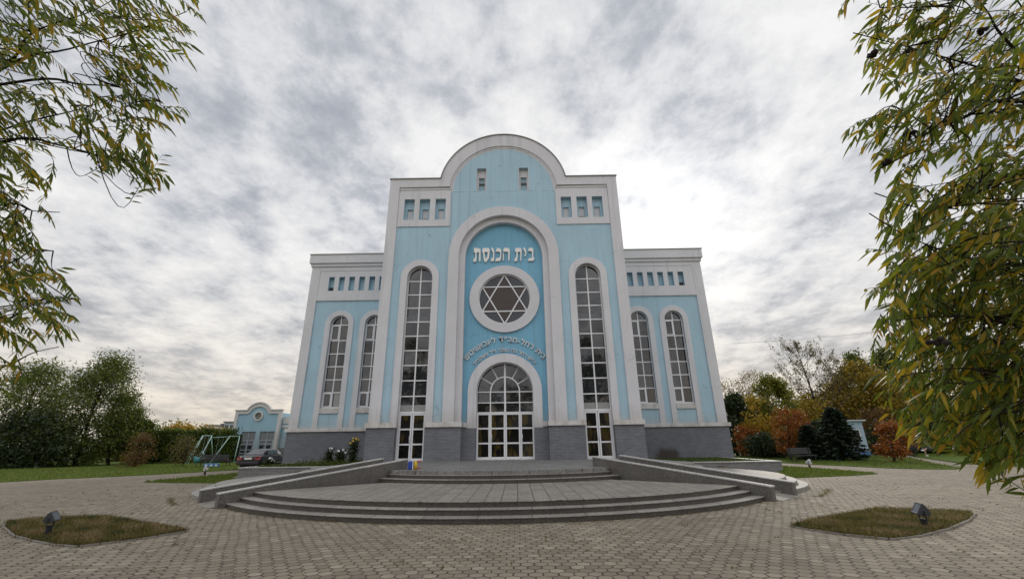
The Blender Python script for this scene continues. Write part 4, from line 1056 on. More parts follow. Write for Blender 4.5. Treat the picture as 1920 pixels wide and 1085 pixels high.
# ------------------------------------------------------------------ car
def car():
    x0, y0 = -18.0, 31.9
    t = thing('parked_car', 'dark saloon car parked beside the left end of the blue building', 'car', (x0, y0, 0))
    paint = NT('black_plum_paint'); paint.p.inputs['Coat Weight'].default_value = .35; paint.fin((.009, .006, .013), .35, 0, .25)
    gl = glass('car_glass', (.02, .022, .025), .03, 2.2); rubber = plain('rubber', (.015, .015, .015), .85)
    red = plain('tail_red', (.30, .012, .012), .2); chrome = plain('chrome', (.6, .6, .62), .15, 1)
    # sections along the car: y, half width bottom, half width belt, z bottom, z belt
    def loft(secs, n):
        vs = []; fs = []
        for s in secs: vs += s
        k = n
        for i in range(len(secs)-1):
            for j in range(k-1): fs.append((i*k+j, i*k+j+1, (i+1)*k+j+1, (i+1)*k+j))
        fs.append(tuple(range(k))); fs.append(tuple((len(secs)-1)*k+j for j in range(k)))
        for i in range(len(secs)-1): fs.append((i*k, i*k+k-1, (i+1)*k+k-1, (i+1)*k))
        return vs, fs
    prof = [(0, .78, .30, .58, .78), (.08, .84, .24, .60, .88), (.35, .86, .20, .62, .93), (.9, .87, .19, .64, .95), (1.8, .87, .19, .64, .95), (3.1, .87, .19, .64, .93), (3.9, .85, .20, .62, .84), (4.4, .80, .22, .56, .74), (4.62, .68, .28, .48, .62)]
    secs = []
    for y, hw, zb, zm, zt in prof:
        secs.append([(x0-hw*.93, y0+y, zb), (x0-hw, y0+y, zm-.1), (x0-hw, y0+y, zm), (x0-hw*.93, y0+y, zt-.04), (x0-hw*.86, y0+y, zt), (x0-hw*.4, y0+y, zt+.018), (x0, y0+y, zt+.024), (x0+hw*.4, y0+y, zt+.018), (x0+hw*.86, y0+y, zt), (x0+hw*.93, y0+y, zt-.04), (x0+hw, y0+y, zm), (x0+hw, y0+y, zm-.1), (x0+hw*.93, y0+y, zb)])
    v, f = loft(secs, 13)
    MB().add(v, f).build('body', paint.m, t, True).modifiers.new('sub', 'SUBSURF').levels = 1
    # cabin
    cab = [(.62, .60, .93, .95), (1.30, .56, 1.29, 1.30), (1.9, .57, 1.35, 1.36), (2.5, .56, 1.33, 1.34), (3.35, .62, .92, .94)]
    secs = []
    for y, hw, zt, z2 in cab:
        b = .90
        secs.append([(x0-.78, y0+y, b), (x0-hw-.06*(zt > 1), y0+y, zt-.05*(zt > 1)), (x0-hw*.8, y0+y, zt), (x0, y0+y, z2+.01), (x0+hw*.8, y0+y, zt), (x0+hw+.06*(zt > 1), y0+y, zt-.05*(zt > 1)), (x0+.78, y0+y, b)])
    v, f = loft(secs, 7)
    MB().add(v, f).build('cabin', paint.m, t, True)
    # rear screen, windscreen, side windows as glass set proud
    MB().add([(x0-.60, y0+.735, .985), (x0+.60, y0+.735, .985), (x0+.47, y0+1.235, 1.265), (x0-.47, y0+1.235, 1.265), (x0-.60, y0+.70, .995), (x0+.60, y0+.70, .995), (x0+.47, y0+1.20, 1.29), (x0-.47, y0+1.20, 1.29)], [(0, 1, 2, 3), (4, 5, 6, 7), (0, 1, 5, 4), (1, 2, 6, 5), (2, 3, 7, 6), (3, 0, 4, 7)]).build('rear_screen', gl, t)
    MB().add([(x0-.60, y0+3.28, .985), (x0+.60, y0+3.28, .985), (x0+.47, y0+2.62, 1.27), (x0-.47, y0+2.62, 1.27), (x0-.60, y0+3.32, .995), (x0+.60, y0+3.32, .995), (x0+.47, y0+2.65, 1.30), (x0-.47, y0+2.65, 1.30)], [(0, 1, 2, 3), (4, 5, 6, 7), (0, 1, 5, 4), (1, 2, 6, 5), (2, 3, 7, 6), (3, 0, 4, 7)]).build('windscreen', gl, t)
    for s in (-1, 1):
        for ya, yb, yc, yd_ in ((.95, 1.85, 1.85, 1.35), (1.93, 2.95, 2.52, 1.93)):
            q = []
            for yy, z in ((ya, .96), (yb, .96), (yc, 1.26), (yd_, 1.26)):
                xx = .775-(z-.96)/.30*.135
                q.append((xx, y0+yy, z))
            vs = [(x0+s*a, b, c) for a, b, c in q]+[(x0+s*(a+.02), b, c) for a, b, c in q]
            MB().add(vs, [(0, 1, 2, 3), (4, 5, 6, 7), (0, 1, 5, 4), (1, 2, 6, 5), (2, 3, 7, 6), (3, 0, 4, 7)]).build('side_window', gl, t)
        MB().ball((x0+s*.93, y0+2.95, .98), (.10, .06, .075), 10, 6).build('wing_mirror', paint.m, t, True)
        # rear lamps: trapezoid wrapping the corner
        MB().add([(x0+s*.42, y0-.03, .66), (x0+s*.80, y0+.03, .66), (x0+s*.82, y0+.10, .86), (x0+s*.55, y0-.005, .86), (x0+s*.42, y0+.1, .66), (x0+s*.76, y0+.25, .66), (x0+s*.76, y0+.28, .86), (x0+s*.55, y0+.15, .86)], [(0, 1, 2, 3), (4, 5, 6, 7), (0, 1, 5, 4), (1, 2, 6, 5), (2, 3, 7, 6), (3, 0, 4, 7)]).build('tail_light', red, t)
        MB().box(*sorted((x0+s*.872, x0+s*.885)), y0+.5, y0+4.0, .40, .44).build('side_trim', chrome, t)
        for yy in (.95, 3.65):
            w = MB().tube([(x0+s*.70, y0+yy, .30), (x0+s*.885, y0+yy, .30)], .30, 22).build('wheel', rubber, t)
            MB().tube([(x0+s*.80, y0+yy, .30), (x0+s*.895, y0+yy, .30)], [.19, .175], 14).build('rim', chrome, w)
    MB().box(x0-.26, x0+.26, y0-.035, y0-.005, .68, .80).build('number_plate', plain('plate_white', (.62, .62, .6), .5), t)
    MB().box(x0-.78, x0+.78, y0-.07, y0+.2, .34, .56).build('rear_bumper', plain('bumper', (.013, .012, .017), .4), t, bevel=.05)
    MB().box(x0-.30, x0+.30, y0-.03, y0+.0, .835, .86).build('boot_trim', chrome, t)
car()

#ANNEX
# ------------------------------------------------------------------ annex building, left
def annex():
    Y0 = 52.0
    t = thing('annex_building', 'low pale blue annex with a small arched gable and round window', 'building', (-29.4, Y0, 0))
    xa, xb = -32.15, -26.75; xc = (xa+xb)/2+.02; top = 5.48
    out = [(xa, 0), (xa, top), (xc-1.5, top)]+arc(xc, top-.62, 1.45, PI-.44, .44, 24)+[(xc+1.5, top), (xb, top), (xb, 0)]
    wins = [(-30.95, -29.25), (-28.65, -26.98-.3)]
    wz = (0.1, 3.15)
    inn = [(xa+.36, -.1), (xa+.36, top-.36), (xc-1.35, top-.36)]+arc(xc, top-.75, 1.20, PI-.40, .40, 24)+[(xc+1.35, top-.36), (xb-.36, top-.36), (xb-.36, -.1)]
    W1 = stucco('annex_white', (.58, .56, .54), (.42, .39, .36), .2, False); B1 = stucco('annex_blue', (.31, .47, .56), (.30, .42, .48), .3, False)
    MB().xz([inn, *[rect(a, b, wz[0], wz[1]) for a, b in ((-31.05, -29.45), (-28.95, -27.25))], arc(xc, 4.88, .40, 0, 2*PI*23/24, 23)], Y0+.08, Y0+.3).build('front_wall', B1, t)
    MB().xz([out+inn[::-1]], Y0-.05, Y0+.3).build('white_trim', W1, t)
    cp = [(xa-.1, top+.01), (xa-.1, top+.13), (xc-1.5, top+.13)]+arc(xc, top-.62, 1.60, PI-.46, .46, 24)+[(xc+1.5, top+.13), (xb+.1, top+.13), (xb+.1, top+.01), (xc+1.44, top+.01)]+arc(xc, top-.62, 1.46, .46, PI-.46, 24)+[(xc-1.44, top+.01)]
    MB().xz([cp], Y0-.14, Y0+.3).build('coping', W1, t)
    MB().xz([arc(xc, 4.88, .56, 0, 2*PI*31/32, 31), arc(xc, 4.88, .40, 0, 2*PI*31/32, 31)], Y0-.06, Y0+.12).build('round_window_surround', W1, t)
    MB().xz([arc(xc, 4.88, .42, 0, 2*PI*31/32, 31)], Y0+.15, Y0+.2).build('round_window', plain('round_pane', (.17, .16, .145), .3), t)
    dpm = plain('dark_pane', (.03, .035, .04), .2)
    grey = plain('grey_pane', (.20, .205, .215), .3); lat = plain('lattice', (.34, .37, .40), .5)
    for a, b in ((-31.05, -29.45), (-28.95, -27.25)):
        f = MB(); m_ = (a+b)/2
        f.box(a, b, Y0+.12, Y0+.2, 2.12, 2.22).box(m_-.03, m_+.03, Y0+.12, Y0+.2, 2.22, 3.15).box(a, b, Y0+.121, Y0+.2, .1, .3)
        for x in (a, m_-.06, b-.12): f.box(x, x+.12, Y0+.118, Y0+.2, .3, 2.12)
        for z in (.78, 1.12, 1.72): f.box(a+.12, b-.12, Y0+.124, Y0+.19, z, z+.10)
        w = f.build('window', lat, t)
        MB().box(a, b, Y0+.2, Y0+.24, .1, 3.15).build('pane', grey, w)
        q = MB()
        for x in (a+.16, m_+.1):
            for z in (.92, 1.30): MB().box(x, x+.42, Y0+.16, Y0+.198, z, z+.32).build('small_pane', dpm, w)
    MB().box(xa+.02, xb-.02, Y0+.32, Y0+16, 0, 5.2).build('rear_block', B1, t)
    # lower wing running behind the main building
    MB().box(xb+.02, -15, Y0+.6, Y0+14, 0, 4.6).build('side_wing', B1, t)
    MB().box(xb+.02, -15, Y0+.45, Y0+.9, 3.55, 3.85).box(xb+.02, -15, Y0+.5, Y0+.9, 4.0, 4.75).build('side_cornice', W1, t)
    MB().box(xb+.02, -15, Y0+.52, Y0+.7, 0, 1.35).build('side_plinth', BRICK_LOW, t)
    MB().tube([(-25.75, Y0+2, 4.6), (-25.75, Y0+2, 5.55)], .08, 8).tube([(-25.75, Y0+2, 5.55), (-25.75, Y0+2, 5.72)], .13, 8).build('vent_pipe', DARK, t)
annex()

# ------------------------------------------------------------------ playground
MINT = plain('mint_paint', (.40, .56, .53), .5)
def frame_a(mb, x, y, h, dx, dy):
    for s in (-1, 1): mb.tube([(x+s*dx, y+s*dy, 0), (x, y, h)], .045, 6)
def swing():
    t = thing('swing_set', 'mint green metal swing set on the left lawn before the hedge', 'swing', (-29.5, 45, 0))
    f = MB()
    # left end frame, seen as two splayed pairs, and right end frame
    f.tube([(-31.3, 44.4, 0), (-30.62, 45, 2.62)], .036, 6).tube([(-30.5, 43.6, 0), (-30.55, 45, 2.62)], .036, 6)
    f.tube([(-30.05, 46.6, 0), (-29.75, 45, 2.62)], .036, 6).tube([(-29.62, 43.6, 0), (-29.68, 45, 2.62)], .036, 6)
    f.tube([(-30.66, 45, 2.62), (-29.64, 45, 2.60)], .036, 6)
    f.tube([(-29.64, 45.0, 2.42), (-27.8, 45, 2.50)], .028, 6)
    f.tube([(-28.6, 43.8, 0), (-27.86, 45, 2.55)], .036, 6).tube([(-27.0, 45, 0), (-26.9, 45, 2.5)], .036, 6).tube([(-27.9, 45, 2.54), (-26.88, 45, 2.5)], .03, 6)
    f.build('frame', MINT, t, True)
    c = MB()
    for x in (-30.3, -29.95): c.tube([(x, 45, 2.6), (x+.05, 44.8, .5)], .012, 4)
    for x in (-28.95, -28.5): c.tube([(x, 45, 2.45), (x, 44.9, .5)], .012, 4)
    c.build('chain', STEEL, t)
    MB().box(-30.35, -29.85, 44.65, 44.95, .45, .52).build('seat', MINT, t, bevel=.02); MB().box(-29.0, -28.45, 44.75, 45.05, .45, .5).build('seat', DARK, t, bevel=.02)
    s = MB(); s.tube([(-30.35, 44.7, .5), (-30.25, 44.7, 1.05), (-30.1, 44.7, 1.15), (-29.95, 44.7, 1.05), (-29.85, 44.7, .5)], .03, 6).tube([(-30.3, 44.7, .8), (-29.9, 44.7, .8)], .025, 6); s.build('backrest', MINT, t, True)
swing()
def bench(label, x, y, ln, rot, dark, back=True, h=1.0):
    t = thing('park_bench', label, 'bench', (x, y, 0), 'dark park benches')
    M_ = Matrix.Translation((x, y, 0)) @ Matrix.Rotation(rot, 4, 'Z')
    l2 = ln/2
    s = MB()
    for k in range(4): s.box(-l2, l2, -.22+.115*k, -.12+.115*k, .43, .465)
    s.xform(M_).build('seat', dark, t)
    b = MB()
    for k in range(3): b.box(-l2, l2, .27+.02*k, .30+.02*k, .55+.14*k, .66+.14*k)
    if back: b.xform(M_).build('backrest', dark, t)
    for q in (-l2+.15, l2-.15):
        f = MB().box(q-.025, q+.025, -.22, -.17, 0, .43).box(q-.025, q+.025, .2, .25, 0, .43).box(q-.026, q+.026, -.23, .26, .39, .428).box(q-.024, q+.024, .25, .28, .3, .95)
        f.xform(M_).build('leg', DARK, t)
    return t
BWOOD = plain('dark_bench_wood', (.03, .03, .034), .6); BGREY = plain('grey_bench_wood', (.045, .045, .05), .35)
bench('long dark bench on the left lawn in front of the swing set', -24.2, 38.0, 2.4, R(180), BWOOD)
MB().box(-23.6, -23.2, 37.9, 38.1, .47, .62).build('bag', plain('pink_bag', (.35, .07, .10), .7), None, bevel=.05)
tag(bpy.data.objects['bag'], 'small pink bag lying on the long dark bench', 'bag')
t = thing('blue_play_crate', 'low blue play panel with white marks in front of the long dark bench', 'play panel', (-23.9, 37.0, 0))
MB().box(-24.45, -23.25, 36.9, 37.1, .02, .30).build('panel', plain('play_blue', (.035, .14, .30), .5), t, bevel=.03)
q = MB()
for k in range(3): q.box(-24.3+.4*k, -24.1+.4*k, 36.885, 36.898, .10, .22)
q.build('mark', plain('play_white', (.6, .62, .65), .5), t)
t = thing('spring_rider', 'teal spring rider at the left end of the long dark bench', 'spring rider', (-25.7, 37.9, 0))
MB().ball((-25.7, 37.9, .55), (.34, .14, .24), 12, 7).ball((-25.95, 37.9, .72), (.12, .1, .14), 8, 6).build('body', plain('teal_plastic', (.03, .16, .18), .4), t, True)
MB().tube([(-25.7+.06*math.cos(k*.9), 37.9+.06*math.sin(k*.9), .02*k) for k in range(19)], .018, 5).build('spring', DARK, t)
bench('pale seated bench beside the orange tree at the right', 20.3, 32.0, 1.75, R(8), BGREY)
bench('farther bench behind the first orange tree at the right', 22.6, 41.0, 2.4, R(4), BGREY)
bench('bench half hidden by willow leaves at the far right', 35.4, 39.6, 1.9, R(-20), BGREY)

# ------------------------------------------------------------------ far left town
WINM = plain('far_window', (.06, .065, .075), .3)
def block(label, x, y, w, h, c, floors, bays):
    t = thing('apartment_block', label, 'apartment block', (x, y, 0), 'distant apartment blocks')
    MB().box(x-w/2, x+w/2, y, y+12, 0, h).build('wall', plain('far_wall_%d' % int(-x), c, .9), t)
    MB().box(x-w/2-.3, x+w/2+.3, y-.3, y+12.3, h+.01, h+.45).build('roof', ROOFM, t)
    q = MB()
    for i in range(floors):
        for j in range(bays):
            px = x-w/2+(j+.5)*w/bays; pz = (i+.35)*h/floors
            MB().box(px-.6, px+.6, y-.04, y+.1, pz, pz+1.3).build('window', WINM, t)
block('distant white apartment block, leftmost above the hedge', -135.8, 200, 5.5, 10.6, (.50, .49, .48), 3, 3)
block('distant brown brick apartment block above the yellow trees', -129.5, 205, 9.5, 11.3, (.20, .12, .09), 3, 5)
block('distant pale blue tower beside the annex building', -95.2, 150, 3.6, 9.2, (.36, .44, .48), 3, 2)
t = thing('street_lamp', 'thin street lamp above the hedge beside the annex building', 'street lamp', (-77.6, 120, 0))
MB().tube([(-77.6, 120, 0), (-77.6, 120, 5.6), (-78.0, 120, 6.1), (-78.9, 120, 6.35)], [.09, .07, .05, .05], 6).build('pole', STEEL, t)
MB().ball((-79.1, 120, 6.35), (.35, .15, .10), 8, 5).build('lamp_head', SHELL_P, t, True)

#TREES
# ------------------------------------------------------------------ trees, left background
random.seed(21)
tree('willow_tree', 'broad dark willow at the far left edge of the lawn', 'tree', (-48.0, 44, 0), 9.6, 9, WILLOW_FAR, 17000, .30, .095, 110, .03, 'full', BARK_D, .16, 'willows on the left lawn', .34)
tree('willow_tree', 'tallest left willow with a feathery top beside the hedge', 'tree', (-41.6, 44, 0), 10.5, 7.2, WILLOW_FAR, 17000, .30, .095, 120, .03, 'full', BARK_D, .16, 'willows on the left lawn', .36, (.5, 0))
tree('willow_tree', 'lower willow shrub at the right end of the willow group', 'tree', (-38.9, 44.6, 0), 6.8, 4.6, WILLOW_FAR, 9500, .28, .09, 70, .03, 'full', BARK_D, .12, 'willows on the left lawn', .4)
tree('willow_tree', 'low green willow shrub touching the left end of the hedge', 'tree', (-37.6, 46.0, 0), 4.2, 2.4, L_GREEN, 5000, .26, .11, 44, .03, 'round', BARK_D, .10, 'willows on the left lawn', .4)
tree('dark_bush', 'dense dark bush at the foot of the left willows', 'bush', (-44.0, 41.2, 0), 4.4, 10, L_DARK, 9000, .30, .16, 70, .02, 'round', BARK_D, .12, None, .34, depth=4)
h = thing('hedge', 'long clipped dark green hedge behind the swing set', 'hedge', (-33, 47.2, 0))
P = np.column_stack([rng.uniform(-38.6, -29.1, 15000), 47.4+np.abs(rng.normal(size=15000))*.7, rng.uniform(.02, 1, 15000)**.8*3.25])
P[:, 2] += rng.normal(size=15000)*.10+.12*np.sin(P[:, 0]*1.7)
V, F = leaves(P, rng.normal(size=(15000, 3)), .26, .13); adopt(np_mesh('foliage', V, F, L_HEDGE), h)
q = MB()
for x in np.arange(-38.3, -29.2, .8): q.tube([(x, 48.3, 0), (x+.1, 48.2, 2.6)], [.04, .02], 5)
q.build('stems', BARK_D, h)
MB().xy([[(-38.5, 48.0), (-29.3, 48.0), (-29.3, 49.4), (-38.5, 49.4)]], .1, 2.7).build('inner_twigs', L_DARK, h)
tree('small_tree', 'small red-brown shrub on the left lawn nearest the willows', 'shrub', (-31.1, 38.3, 0), 2.6, 2.0, L_RED, 1900, .13, .08, 60, .04, 'round', BARK_D, .04, 'autumn shrubs on the left lawn', .5)
tree('small_tree', 'small yellow-brown shrub on the left lawn beside the swing set', 'shrub', (-27.3, 38.6, 0), 2.4, 2.2, L_BROWN, 1300, .13, .08, 50, .12, 'round', BARK_D, .04, 'autumn shrubs on the left lawn', .5)
for i, (u, v, y, w, mt, lb) in enumerate(((241, 790, 60, 4.5, L_OLIVE, 'slim yellowing tree between the willows and the hedge'), (262, 803, 75, 4, L_YELL, 'pale yellow tree peeping over the left end of the hedge'),
        (310, 800, 85, 10, L_GREEN, 'green round tree behind the middle of the hedge'), (326, 800, 80, 3, L_YELL, 'narrow yellow tree behind the middle of the hedge'),
        (350, 797, 80, 5, L_YELL, 'bright yellow tree rising highest over the hedge'), (388, 804, 90, 6, L_YELL, 'golden tree over the hedge near the brown block'),
        (418, 809, 75, 5, L_OLIVE, 'olive tree over the hedge beside the annex building'))):
    p = at(u, v, y); tree('far_tree', lb, 'tree', (p.x, y, 0), p.z, w, mt, 3200, .40, .26, 50, .10, 'round', BARK_D, .15, 'trees beyond the hedge', .45)
random.seed(33)
# ------------------------------------------------------------------ trees, right background
def rt(name, lab, u, v, y, w, mt, n=3500, leaf=.2, lw=.12, base=None, cat='tree', **k):
    p = at(u, v, y); bx = base if base is not None else p.x-.2
    return tree(name, lab, cat, (bx, y, 0), p.z, w, mt, n, leaf, lw, group='trees along the right side', lean=(p.x-bx, 0), **k)
rt('maple_tree', 'round orange tree standing beside the nearer bench', 1478, 768, 36, 2.6, L_ORANGE, 3600, .15, .10, 21.75, clusters=80, low=.2, shape='vase', trunk_r=.07, sig=.34)
rt('maple_tree', 'narrow orange tree at the corner of the blue building', 1396, 800, 43, 2.2, L_ORANGE, 2600, .17, .11, 22.3, clusters=50, low=.14, shape='round', trunk_r=.09)
rt('maple_tree', 'orange bush on the lawn before the willow leaves', 1672, 790, 30.4, 1.9, L_ORANGE, 2900, .14, .09, 25.1, clusters=56, low=.15, shape='round', trunk_r=.08)
rt('dark_tree', 'dark green tree right against the building corner', 1374, 737, 48, 4.4, L_DARK, 8500, .26, .16, 23.4, clusters=80, low=.05, shape='full', trunk_r=.12, sig=.34)
rt('birch_tree', 'pale yellow birch with sparse leaves behind the dark green tree', 1406, 695, 54, 4.2, L_PALE, 5200, .15, .09, 28.6, clusters=90, low=.25, shape='column', trunk_r=.10, sig=.4)
rt('birch_tree', 'sparse straw coloured birch nearest the building', 1368, 712, 58, 3.6, L_PALE, 1600, .17, .10, 27.8, clusters=70, low=.35, shape='column', trunk_r=.09, sig=.45)
rt('green_tree', 'yellow green upright tree behind the orange tree', 1438, 704, 46, 5.4, L_YG, 11000, .25, .15, 26.3, clusters=90, low=.06, shape='full', trunk_r=.12, sig=.30)
rt('yellow_tree', 'golden leafy tree low between the dark tree and the orange tree', 1416, 742, 44, 2.6, L_YELL, 3200, .20, .12, 24.2, clusters=50, low=.1, shape='column', trunk_r=.09)
rt('olive_tree', 'large olive yellow tree in the middle of the right tree line', 1600, 682, 55, 9.5, L_OLIVE, 17000, .30, .18, 43.2, clusters=130, low=.04, shape='full', trunk_r=.18, sig=.26)
rt('olive_tree', 'wide golden tree behind the bare tree', 1535, 735, 57, 7.5, L_OLIVE, 10000, .28, .17, 38.2, clusters=90, low=.04, shape='round', trunk_r=.16, sig=.30)
rt('olive_tree', 'golden tree mostly behind the willow leaves at the right', 1665, 700, 50, 8.0, L_OLIVE, 12000, .28, .17, 42.5, clusters=90, low=.05, shape='round', trunk_r=.16, sig=.30)
rt('poplar_tree', 'tall green poplar rising above the olive trees', 1602, 656, 66, 5.6, L_GREEN, 7000, .30, .19, 51.5, clusters=64, low=.3, shape='full', trunk_r=.16, sig=.32)
rt('poplar_tree', 'dark green poplar top behind the willow leaves', 1655, 650, 62, 5.6, L_GREEN, 6500, .30, .19, 52.0, clusters=60, low=.3, shape='full', trunk_r=.16, sig=.32)
rt('red_tree', 'red brown tree behind the small blue hut', 1645, 768, 47, 4.0, L_RED, 5000, .22, .13, 37.3, clusters=56, low=.1, shape='round', trunk_r=.1)
rt('yellow_tree', 'golden tree filling the gap behind the bare tree trunk', 1492, 748, 50, 5.5, L_OLIVE, 8500, .25, .15, 30.4, clusters=80, low=.04, shape='round', trunk_r=.12, sig=.33)
rt('dark_bush', 'dark bush under the golden tree beside the bench', 1420, 815, 40, 2.8, L_DARK, 4000, .2, .12, 22.8, cat='bush', clusters=44, low=.03, shape='round', trunk_r=.05)
rt('dark_bush', 'dark thuja bush between the orange tree and the spruce', 1530, 793, 38, 2.4, L_DARK, 5200, .18, .11, 25.0, cat='bush', clusters=56, low=.03, shape='full', trunk_r=.05, sig=.36)
rt('dark_bush', 'green clipped bush right behind the bench and spruce', 1548, 790, 41, 3.0, L_GREEN, 5000, .19, .12, 28.2, cat='bush', clusters=56, low=.03, shape='round', trunk_r=.05, sig=.36)
rt('dark_bush', 'dark hedge like bush to the right of the blue hut', 1656, 796, 43, 3.4, L_DARK, 5200, .22, .13, 35.6, cat='bush', clusters=56, low=.02, shape='round', trunk_r=.05, sig=.36)
rt('dark_bush', 'wide dark bush behind the willow branches', 1760, 770, 46, 9, L_DARK, 9500, .28, .17, 44.5, cat='bush', clusters=80, low=.02, shape='round', trunk_r=.05, sig=.3)
rt('dark_bush', 'dark bush closing the right edge of the lawn', 1880, 760, 46, 9, L_DARK, 9500, .28, .17, 51.0, cat='bush', clusters=80, low=.02, shape='round', trunk_r=.05, sig=.3)
rt('green_tree', 'green tree far behind the right willow branches', 1760, 690, 58, 10, L_GREEN, 9000, .32, .2, 56.0, clusters=80, low=.05, shape='round', trunk_r=.16, sig=.3)
random.seed(5)
bare_tree('bare_tree', 'large almost leafless tree leaning above the golden trees', (34.6, 50, 0), 11.9, 7.6, L_BROWN, 4200, (-.10, 0), .16)
random.seed(8)
bare_tree('bare_tree', 'slighter thin bare tree between the large bare tree and the poplar', (41.6, 56, 0), 11.6, 6.0, L_BROWN, 3500, (-.05, 0), .12)
spruce('wide dark spruce standing in front of the blue hut', (24.05, 33.5, 0), 3.7, 3.1, 12000)
spruce('smaller dark spruce behind the nearer bench', (22.6, 34.6, 0), 2.5, 2.0, 6000)

random.seed(77)
for x, lb in ((-14.8, 'broad tree across the square, mirrored in the left tall window'), (12.6, 'broad tree across the square, mirrored in the right tall window'), (-1.5, 'broad tree across the square, mirrored in the panes over the main door')):
    tree('broadleaf_tree', lb, 'tree', (x, -19, 0), 14.0, 9.5, L_GREEN, 5000, .42, .25, 70, .12, 'round', BARK, .2, 'trees across the square', .34)

# blue hut
def hut():
    t = thing('blue_hut', 'small light blue hut with a white framed window behind the spruce', 'hut', (31.0, 42, 0))
    BH = stucco('hut_blue', (.30, .48, .62), (.30, .40, .48), .2, False)
    MB().xz([rect(28.6, 32.5, .38, 3.0), rect(31.35, 32.15, 1.25, 2.25)], 42.0, 42.2).build('front_wall', BH, t)
    MB().box(28.6, 32.5, 42.22, 45.0, .05, 2.98).build('rear_block', BH, t)
    MB().box(28.56, 32.54, 41.95, 42.2, -.05, .378).build('plinth', plain('hut_base', (.05, .12, .26), .7), t)
    MB().box(28.3, 32.75, 41.75, 45.2, 3.01, 3.12).build('roof', plain('hut_roof', (.42, .46, .5), .6), t)
    w = MB().xz([rect(31.35, 32.15, 1.25, 2.25), rect(31.42, 32.08, 1.32, 1.68), rect(31.42, 32.08, 1.75, 2.18)], 42.02, 42.1).box(31.72, 31.78, 42.03, 42.1, 1.32, 1.68).build('window', FRAME, t)
    MB().box(31.36, 32.14, 42.11, 42.15, 1.27, 2.23).build('pane', GLASS_B, w)
hut()

# power line far right
pts = []
a = at(1375, 644, 75); b = at(1905, 590, 60)
for i in range(13):
    k = i/12; q = a.lerp(b, k); q.z -= 1.2*math.sin(PI*k)*.4; pts.append(q)
tag(MB().tube(pts, .018, 4).build('power_line', DARK), 'thin overhead wire crossing the sky at the right', 'wire')

#PERSON
# person sitting on the far right bench
def person():
    x, y = 34.9, 39.35
    t = thing('person', 'person in dark clothes and white shoes sitting on the far right bench', 'person', (x, y, 0))
    me = bpy.data.meshes.new('body'); bm = bmesh.new()
    def V_(p): return bm.verts.new((x+p[0], y+p[1], p[2]))
    J = dict(pel=(0, 0, .54), sp=(0, .04, .78), ch=(0, .05, 1.0), nk=(0, .03, 1.15), hd=(0, 0, 1.25), ht=(0, -.01, 1.36),
             hl=(-.10, -.02, .52), kl=(-.14, -.44, .53), al=(-.14, -.42, .10), tl=(-.14, -.58, .05),
             hr=(.10, -.02, .54), kr=(.05, -.44, .62), ar=(-.30, -.52, .50), tr=(-.46, -.56, .48),
             sl=(-.19, .04, 1.06), el=(-.26, -.06, .80), wl=(-.16, -.28, .66), ha=(-.12, -.36, .64), sr=(.19, .04, 1.06), er=(.26, -.06, .80), wr=(.14, -.28, .68), hb=(.10, -.36, .66))
    rad = dict(pel=.15, sp=.13, ch=.15, nk=.055, hd=.085, ht=.07, hl=.10, kl=.062, al=.042, tl=.035, hr=.10, kr=.062, ar=.042, tr=.035, sl=.065, el=.045, wl=.032, ha=.03, sr=.065, er=.045, wr=.032, hb=.03)
    vs = {k: V_(p) for k, p in J.items()}
    for a_, b_ in (('pel', 'sp'), ('sp', 'ch'), ('ch', 'nk'), ('nk', 'hd'), ('hd', 'ht'), ('pel', 'hl'), ('hl', 'kl'), ('kl', 'al'), ('al', 'tl'), ('pel', 'hr'), ('hr', 'kr'), ('kr', 'ar'), ('ar', 'tr'), ('ch', 'sl'), ('sl', 'el'), ('el', 'wl'), ('wl', 'ha'), ('ch', 'sr'), ('sr', 'er'), ('er', 'wr'), ('wr', 'hb')):
        bm.edges.new((vs[a_], vs[b_]))
    bm.verts.index_update(); bm.to_mesh(me); order = list(J); bm.free()
    o = bpy.data.objects.new('body', me); COL.objects.link(o); adopt(o, t)
    sk = o.modifiers.new('skin', 'SKIN'); sk.use_smooth_shade = True
    for i, k in enumerate(order):
        me.skin_vertices[0].data[i].radius = (rad[k], rad[k]); me.skin_vertices[0].data[i].use_root = (k == 'pel')
    o.modifiers.new('sub', 'SUBSURF').levels = 1
    me.materials.append(plain('skin_tone', (.42, .25, .17), .6))
    # clothes
    cl = plain('dark_cloth', (.02, .02, .026), .85); sh_ = plain('white_shoe', (.66, .66, .68), .5)
    tp = lambda *q: [Vector((x, y, 0))+Vector(J[k]) for k in q]
    MB().tube(tp('pel', 'sp', 'ch'), [.20, .18, .19], 12).tube(tp('sl', 'el', 'wl'), [.085, .062, .05], 8).tube(tp('sr', 'er', 'wr'), [.085, .062, .05], 8).build('jacket', cl, t, True)
    MB().tube(tp('hl', 'kl'), [.125, .085], 8).tube(tp('hr', 'kr'), [.125, .085], 8).build('trousers', plain('trouser_cloth', (.03, .03, .04), .85), t, True)
    MB().ball((x-.14, y-.50, .06), (.06, .14, .065), 10, 6).build('shoe', sh_, t, True); MB().ball((x-.40, y-.54, .49), (.14, .06, .065), 10, 6).build('shoe', sh_, t, True)
    MB().ball((x, y+.02, 1.33), (.105, .115, .10), 12, 8).build('hair', plain('dark_hair', (.02, .015, .012), .7), t, True)
person()

